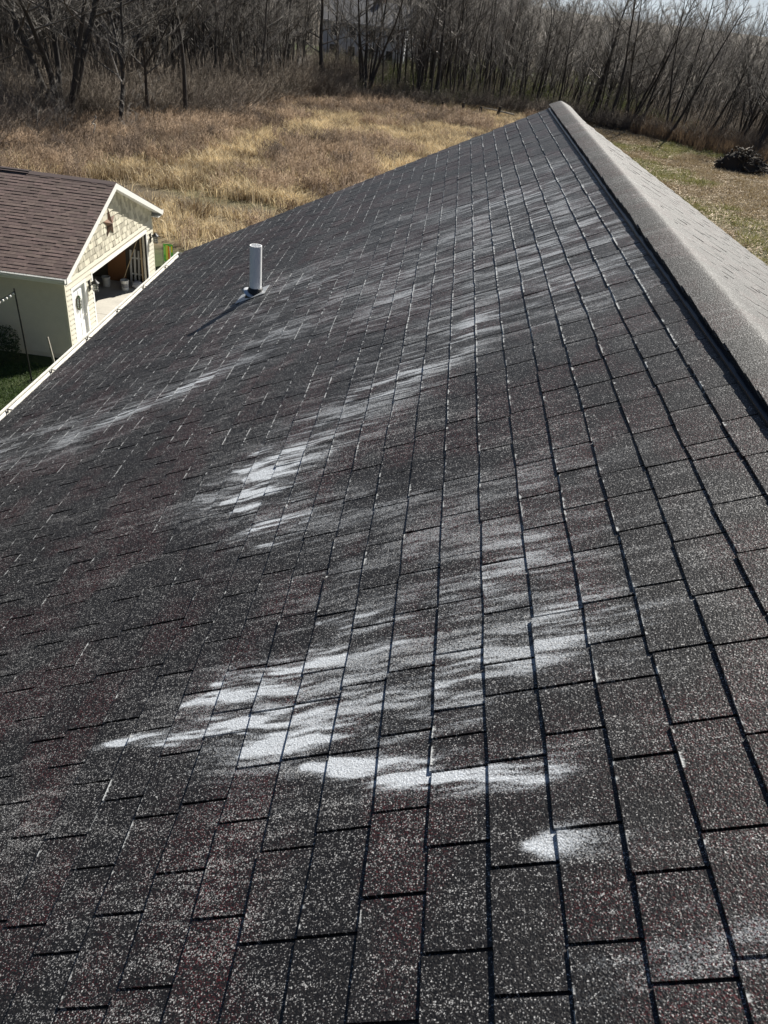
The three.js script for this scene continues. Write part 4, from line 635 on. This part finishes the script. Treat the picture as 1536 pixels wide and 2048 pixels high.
// ------------------------------------------------------------------ low growth, all too much to count
function scatter(name, label, geo, mat, list, tint) {
  const im = new THREE.InstancedMesh(geo, mat, list.length), M = new THREE.Matrix4(), q = new THREE.Quaternion(), e = new THREE.Euler(), c = new THREE.Color(); im.name = numbered(name); im.castShadow = im.receiveShadow = true;
  list.forEach(([x, z, s, sy, turn, k], i) => { e.set((k - 0.5) * 0.3, turn, (0.5 - k) * 0.25); M.compose(V(x, gh(x, z) - 0.02, z), q.setFromEuler(e), V(s, sy ?? s, s)); im.setMatrixAt(i, M); if (tint) { tint(c, k, x, z); im.setColorAt(i, c); } });
  scene.add(im); return tag(im, label, null, null, 'stuff');
}
function tuft(seed, n, h, w, rad, bend) { const r = rng(seed), m = new MB(); for (let k = 0; k < n; k++) { const a = r() * 6.28, d = Math.sqrt(r()) * rad, x = Math.cos(a) * d, z = Math.sin(a) * d, hh = h * (0.55 + 0.6 * r()), b = bend * (0.3 + r()), t = r() * 6.28, ox = Math.cos(t) * w / 2, oz = Math.sin(t) * w / 2, bx = Math.cos(a + r() - 0.5) * b * hh, bz = Math.sin(a + r() - 0.5) * b * hh; const p0 = V(x - ox, 0, z - oz), p1 = V(x + ox, 0, z + oz), q0 = V(x - ox * 0.8 + bx * 0.35, hh * 0.6, z - oz * 0.8 + bz * 0.35), q1 = V(x + ox * 0.8 + bx * 0.35, hh * 0.6, z + oz * 0.8 + bz * 0.35), t0 = V(x + bx, hh * (1 - b * 0.3), z + bz); m.quad(p0, p1, q1, q0); m.tri(q0.clone(), q1.clone(), t0); } return m.geo(); }
function weedTuft(seed, n, h) { const r = rng(seed), m = new MB(); for (let k = 0; k < n; k++) { const a = r() * 6.28, d = Math.sqrt(r()) * 0.45, b = V(Math.cos(a) * d, 0, Math.sin(a) * d), hh = h * (0.6 + 0.6 * r()), t = b.clone().add(V((r() - 0.5) * 0.35, hh, (r() - 0.5) * 0.35)); m.spike(b, t, 0.011); for (let e = 0; e < 6; e++) { const o = b.clone().lerp(t, 0.45 + 0.5 * r()); m.spike(o, o.clone().add(V((r() - 0.5) * 0.3, 0.05 + r() * 0.22, (r() - 0.5) * 0.3)), 0.010); } } return m.geo(); }
function brush(seed, n, h, spread) { const r = rng(seed), m = new MB(); for (let k = 0; k < n; k++) { const a = r() * 6.28, S = limb(r, V(Math.cos(a) * 0.2 * r(), 0, Math.sin(a) * 0.2 * r()), V(Math.cos(a) * spread, 1, Math.sin(a) * spread), h * (0.5 + 0.6 * r()), 5, 0.4, -0.02 - 0.05 * r()); m.tube(S, [0.016, 0.014, 0.012, 0.009, 0.006, 0.004], 3); for (let e = 0; e < 11; e++) { const i = 1 + (r() * 4 | 0), o = S[i].clone().lerp(S[i + 1], r()); m.spike(o, o.clone().add(V((r() - 0.5) * 0.8, (r() - 0.25) * 0.7, (r() - 0.5) * 0.8)), 0.0075); } } return m.geo(); }
{
  const r = rng(99), straw = [], weed = [], short = [], shortGreen = [], rust = [], br = [], brLeft = [], green = [], leaf = [], lawn = [];
  const vis = (x, z, y = 0.3) => { const v = V(x, y, z).project(camera); return Math.abs(v.x) < 1.12 && v.y > -0.05 && v.y < 1.2; };
  const hid = (x, z) => x < -11 && x > -21 && z < -20.5 && z > -29.5;
  for (let k = 0; k < 150000; k++) {
    const z = -30.5 - 75 * Math.sqrt(r() * 0.98), wx = 20 + (-z) * 0.62, x = (r() - 0.5) * 2 * wx; if (hid(x, z) || !vis(x, z)) continue; const q = zones(x, z), e = edgeZ(x) - z; if (e > 7) continue;
    const s = 0.7 + 0.7 * r(), t = r() * 6.28, kk = r();
    if (q.lawn > 0.5 && x < 5) { if (r() < 0.25) shortGreen.push([x, z, s, s * 0.5, t, kk]); continue; }
    if (q.track > 0.3 && r() < 0.9) { if (r() < 0.3) short.push([x, z, s * 0.8, s * 0.3, t, kk]); continue; }
    if (x > 18 && e > -1 - 7 * noise(x * 0.25, z * 0.25) * r() && r() < 0.6) { rust.push([x, z, s, s * 1.1, t, kk]); continue; }
    if (Math.abs(z + 89) < 3.2 && x > -6 && x < 6 && r() < 0.6) continue;
    if (q.right > 0.5) { if (r() < 0.6) (q.lawn > 0.25 || fbm(x * 0.13 + 9, z * 0.13) > 0.52 ? shortGreen : short).push([x, z, s, s * (0.25 + 0.7 * noise(x * 0.8, z * 0.8)), t, kk]); continue; }
    if (r() < q.weed * 0.8) { if (r() < 0.5) weed.push([x, z, s, s, t, kk]); else if (r() < 0.5) straw.push([x, z, s, s * 0.9, t, kk]); } else if (e < 4 && r() < 0.3 + 0.75 * sst(0.3, 0.6, fbm(x * 0.7 + 3, z * 0.7))) straw.push([x, z, s, s * (0.65 + 0.5 * fbm(x * 0.3, z * 0.3)), t, kk]);
  }
  for (let k = 0; k < 60000; k++) { const z = -36 - 62 * r(), x = 3 + r() * (20 - z * 0.45); if (!vis(x, z)) continue; const q = zones(x, z); if (q.right * (1 - q.lawn * 0.6) < r() * 1.1) continue; leaf.push([x, z, 0.7 + 0.8 * r(), 1, r() * 6.28, r()]); }
  for (let k = 0; k < 9000; k++) { const x = -20 + r() * 12, z = -20.6 + r() * 7; if (hid(x, z)) continue; lawn.push([x, z, 0.7 + r() * 0.6, 0.7 + r() * 0.6, r() * 6.28, r()]); }
  for (let k = 0; k < 5200; k++) { const far = Math.pow(r(), 1.6) * 60, x = (r() - 0.5) * 2 * (48 + far * 0.6), z = edgeZ(x) + 2 - far; if (!vis(x, z, 1)) continue; (x > -19 && x < 24 && far > 3 && r() < 0.5 ? green : br).push([x, z, 0.6 + 0.7 * r(), 0.6 + 0.7 * r(), r() * 6.28, r()]); }
  for (let k = 0; k < 1500; k++) { const x = -42 + r() * 24, z = -42 - r() * 26; if (x + (z + 50) * 0.30 > -21.5 + 2.5 * r() || !vis(x, z, 1)) continue; const f = x > -27 && z > -62 ? 0.42 : 1; if (r() > 0.35 + 0.6 * sst(-24, -30, x)) continue; brLeft.push([x, z, (0.6 + 0.8 * r()) * (0.5 + 0.5 * f), (0.6 + 0.9 * r()) * f, r() * 6.28, r()]); }
  for (let k = 0; k < 1300; k++) { const x = -40 + r() * 28, z = edgeZ(x) + 1 - r() * 14; if (vis(x, z, 1)) br.push([x, z, 0.8 + 0.8 * r(), 0.9 + 1.3 * r(), r() * 6.28, r()]); }
  const grassM = (c, tr = 0.35) => { const m = new THREE.MeshPhysicalMaterial({ side: THREE.DoubleSide, roughness: 1, transmission: tr, thickness: 0 }); m.color.setRGB(...c); return m; };
  const mott = (a, b, f) => (c, k, x, z) => { const n = clamp(sst(0.3, 0.7, fbm(x * f, z * f + 7)) * 0.75 + k * 0.5 - 0.12); c.setRGB(lerp(a[0], b[0], n), lerp(a[1], b[1], n), lerp(a[2], b[2], n)); };
  const vary = (a, b) => (c, k) => c.setRGB(lerp(a[0], b[0], k), lerp(a[1], b[1], k), lerp(a[2], b[2], k));
  scatter('dry_grass', 'tall straw coloured dry grass covering the field', tuft(11, 22, 0.75, 0.03, 0.42, 0.55), grassM([1, 1, 1]), straw, mott([0.15, 0.10, 0.055], [0.92, 0.77, 0.50], 1.3));
  scatter('brown_weeds', 'stand of reddish brown dead weeds at the left of the field', weedTuft(12, 16, 0.95), std([1, 1, 1]), weed, mott([0.07, 0.045, 0.03], [0.36, 0.255, 0.165], 0.5));
  scatter('short_grass', 'thin worn dry grass on the clearing and the track', tuft(13, 16, 0.4, 0.03, 0.45, 0.9), grassM([1, 1, 1]), short, vary([0.2, 0.15, 0.08], [0.40, 0.32, 0.2]));
  scatter('green_grass', 'fresh green grass patches in the clearing and by the flag', tuft(14, 16, 0.34, 0.03, 0.42, 0.7), grassM([1, 1, 1]), shortGreen, vary([0.16, 0.165, 0.05], [0.34, 0.32, 0.13]));
  scatter('rust_grass', 'band of rust coloured grass along the right edge of the wood', tuft(15, 24, 1.15, 0.028, 0.5, 0.35), grassM([1, 1, 1]), rust, mott([0.12, 0.08, 0.05], [0.34, 0.24, 0.15], 0.6));
  scatter('lawn_grass', 'short green lawn grass beside the garage', tuft(16, 22, 0.1, 0.012, 0.22, 0.6), grassM([1, 1, 1], 0.3), lawn, vary([0.03, 0.06, 0.011], [0.08, 0.13, 0.026]));
  scatter('undergrowth', 'tangle of bare brush along the edge of the wood', brush(21, 15, 2.3, 0.7), std([1, 1, 1], { roughness: 0.8 }), br, vary([0.085, 0.07, 0.055], [0.27, 0.225, 0.18]));
  scatter('bramble', 'grey tangled bramble thicket at the far left', brush(22, 22, 2.6, 1.0), std([1, 1, 1], { roughness: 0.8 }), brLeft, vary([0.07, 0.055, 0.043], [0.24, 0.195, 0.16]));
  { const g = new MB(), rr = rng(5); for (let k = 0; k < 14; k++) { const S = limb(rr, V(0, 0, 0), V((rr() - 0.5) * 1.6, 1, (rr() - 0.5) * 1.6), 1.9, 4, 0.4, 0); for (let e = 0; e < 34; e++) { const o = S[(rr() * 4) | 0].clone().lerp(S[1 + (rr() * 4 | 0)], rr()).add(V((rr() - 0.5) * 0.4, (rr() - 0.5) * 0.3, (rr() - 0.5) * 0.4)), d = () => V((rr() - 0.5) * 0.11, (rr() - 0.5) * 0.11, (rr() - 0.5) * 0.11); g.tri(o.clone().add(d()), o.clone().add(d()), o.clone().add(d())); } } scatter('leafing_brush', 'low brush just coming into green leaf inside the wood', g.geo(), grassM([1, 1, 1], 0.3), green, vary([0.075, 0.10, 0.025], [0.16, 0.19, 0.045])); }
  { const g = new MB(), rr = rng(6); for (let k = 0; k < 5; k++) { const o = V((rr() - 0.5) * 0.8, 0.03 + rr() * 0.06, (rr() - 0.5) * 0.8), d = () => V((rr() - 0.5) * 0.17, (rr() - 0.3) * 0.06, (rr() - 0.5) * 0.17); g.tri(o.clone().add(d()), o.clone().add(d()), o.clone().add(d())); } scatter('fallen_leaves', 'pale fallen leaves strewn over the right clearing', g.geo(), std([1, 1, 1], { roughness: 0.8 }), leaf, vary([0.26, 0.17, 0.09], [0.62, 0.5, 0.34])); }
}
// brush pile
{
  const o = thing('brush_pile', 'dark heap of cut branches and roots at the right edge of the clearing', 'brush pile', [24.6, 0, -74.5]), r = rng(71);
  const g = new THREE.SphereGeometry(1, 40, 20, 0, 6.2832, 0, 1.6), a = g.attributes.position; for (let k = 0; k < a.count; k++) { const x = a.getX(k), y = a.getY(k), z = a.getZ(k), n = 0.75 + 0.5 * fbm(x * 3 + 7, z * 3 + y * 2); a.setXYZ(k, x * 2.0 * n + 0.3 * x, Math.max(-0.1, y * 1.4 * n * (1 - 0.35 * x)), z * 1.2 * n); } g.computeVertexNormals(); part('heap', g, std([0.03, 0.024, 0.019], { roughness: 0.95 }), o);
  const mats = [std([0.05, 0.04, 0.03]), std([0.025, 0.02, 0.016]), std([0.13, 0.105, 0.08])];
  for (let k = 0; k < 260; k++) { const t = r() * 6.28, q = Math.sqrt(r()), x = Math.cos(t) * q * 2.3, z = Math.sin(t) * q * 1.4, y = Math.max(0.05, 1.75 * (1 - q * q) * (1 - 0.14 * x) * (0.75 + 0.4 * r())), d = V(r() - 0.5, (r() - 0.4) * 0.7, r() - 0.5).normalize(), l = 0.45 + r() * 1.0, m = new MB(); const S = limb(r, V(x, y, z).addScaledVector(d, -l / 2), d, l, 3, 0.3, 0); for (const v of S) v.y = Math.max(0.03, v.y); m.tube(S, [0.04 + r() * 0.07, 0.05, 0.04, 0.02], 5, true); part('cut_branch', m.geo(), mats[(r() * 2.25) | 0], o); }
}
// fence stubs and fallen log at the back of the field
{
  const wd = std([0.03, 0.026, 0.022], { roughness: 0.9 }), names = ['leftmost dark fence stub at the back of the field', 'second dark fence stub from the left with a pale scar', 'middle one of the five dark fence stubs', 'second dark fence stub from the roof edge', 'dark fence stub nearest the roof edge'];
  [[-3.91, -88.5], [-1.98, -89.6], [0.06, -89.6], [1.82, -89], [3.68, -88.8]].forEach(([x, z], k) => { const h = [1.0, 1.05, 1.2, 1.1, 1.3][k], m = new MB(); m.tube([V(0, -0.2, 0), V(0.02, h * 0.5, 0), V(0.06 * (k - 2), h, 0)], [0.19, 0.17, 0.14], 9, true); const o = single('fence_stub', m.geo(), wd, names[k], 'post', 'fence stubs at the back of the field'); o.position.set(x, gh(x, z), z); });
  const m = new MB(); m.tube([V(2.2, 0.75, -90.5), V(3.4, 0.72, -90.3), V(5.4, 0.55, -90)], [0.06, 0.07, 0.08], 7, true); single('fallen_log', m.geo(), std([0.38, 0.35, 0.3]), 'pale fallen pole lying behind the fence stubs', 'log');
}
// the house in the wood, its lawn and drive
{
  const o = thing('far_house', 'grey sided two storey house half hidden in the bare wood', 'house', [-14.6, 0.3, -126]), gm = std([0.66, 0.69, 0.72], { roughness: 0.7 }), rm = std([0.14, 0.14, 0.145], { roughness: 0.5 });
  const w = new MB(); w.box(-5.8, 5.8, -0.4, 5.2, -8, 0); for (const x of [-5.8, 5.8]) w.tri(V(x, 5.2, 0), V(x, 5.2, -8), V(x, 7.6, -4)); part('wall', w.geo(), gm, o);
  const l = new MB(); for (let y = 0; y < 5.1; y += 0.2) l.hexa([V(-5.8, y, 0.03), V(5.8, y, 0.03), V(5.8, y, 0.002), V(-5.8, y, 0.002)], [V(-5.8, y + 0.195, 0.006), V(5.8, y + 0.195, 0.006), V(5.8, y + 0.195, 0.002), V(-5.8, y + 0.195, 0.002)]); part('lap_siding', l.geo(), gm, o).userData.kind = 'stuff';
  const f = new MB(); for (const [a, b] of [[0.45, -4], [-8.45, -4]]) f.hexa([V(-6.2, 4.95, a), V(6.2, 4.95, a), V(6.2, 7.6, b), V(-6.2, 7.6, b)], [V(-6.2, 5.1, a), V(6.2, 5.1, a), V(6.2, 7.75, b), V(-6.2, 7.75, b)]); const roof = part('roof', f.geo(), rm, o); const ch = new MB(); ch.box(1.5, 2.3, 6.6, 8.6, -4.6, -3.8); part('chimney', ch.geo(), std([0.25, 0.16, 0.12]), roof);
  const g2 = new MB(); g2.box(-6.2, 6.2, 4.9, 5.1, 0.455, 0.57); part('gutter', g2.geo(), white, roof);
  const glass = std([0.03, 0.04, 0.05], { roughness: 0.06 });
  for (const x of [-4.2, -1.6, 1.2, 3.8]) for (const y of [0.9, 3.2]) { const m = new MB(); m.box(x - 0.55, x + 0.55, y, y + 1.35, 0.032, 0.07); const q = part('window', m.geo(), white, o), p = new MB(); p.box(x - 0.47, x + 0.47, y + 0.08, y + 1.27, 0.071, 0.08); part('pane', p.geo(), glass, q); }
  for (const x of [-5.85, 5.72]) { const m = new MB(); m.box(x, x + 0.13, -0.3, 5.1, -0.1, 0.10); part('corner_trim', m.geo(), white, o); }
  const s = new MB(); s.box(-3.2, 3.2, 0, 3, -6, 0); for (const z of [-6, 0]) s.tri(V(-3.2, 3, z), V(3.2, 3, z), V(0, 4.4, z)); const sh = thing('white_shed', 'white outbuilding catching the sun right of the grey house', 'shed', [-6.2, 0.3, -131]); part('wall', s.geo(), white, sh); const sr = new MB(); for (const sg of [-1, 1]) sr.hexa([V(0, 4.4, 0.2), V(sg * 3.5, 2.87, 0.2), V(sg * 3.5, 2.87, -6.2), V(0, 4.4, -6.2)], [V(0, 4.5, 0.2), V(sg * 3.5, 2.97, 0.2), V(sg * 3.5, 2.97, -6.2), V(0, 4.5, -6.2)]); part('roof', sr.geo(), rm, sh); const sd = new MB(); sd.box(-1.2, 1.2, 0.05, 2.1, 0.003, 0.04); part('door', sd.geo(), std([0.5, 0.5, 0.5]), sh);
  const d = new MB(); for (let k = 0; k < 12; k++) { const x0 = -7 + k * 4, z0 = -143 + 0.3 * k; d.box(x0, x0 + 3.995, 0.3, 0.62, z0 - 2, z0 + 1.6); } tag(single('road', d.geo(), std([0.42, 0.41, 0.4]), 'pale road seen through the trunks'), null, null, null, 'structure');
}
renderer.render(scene, camera);
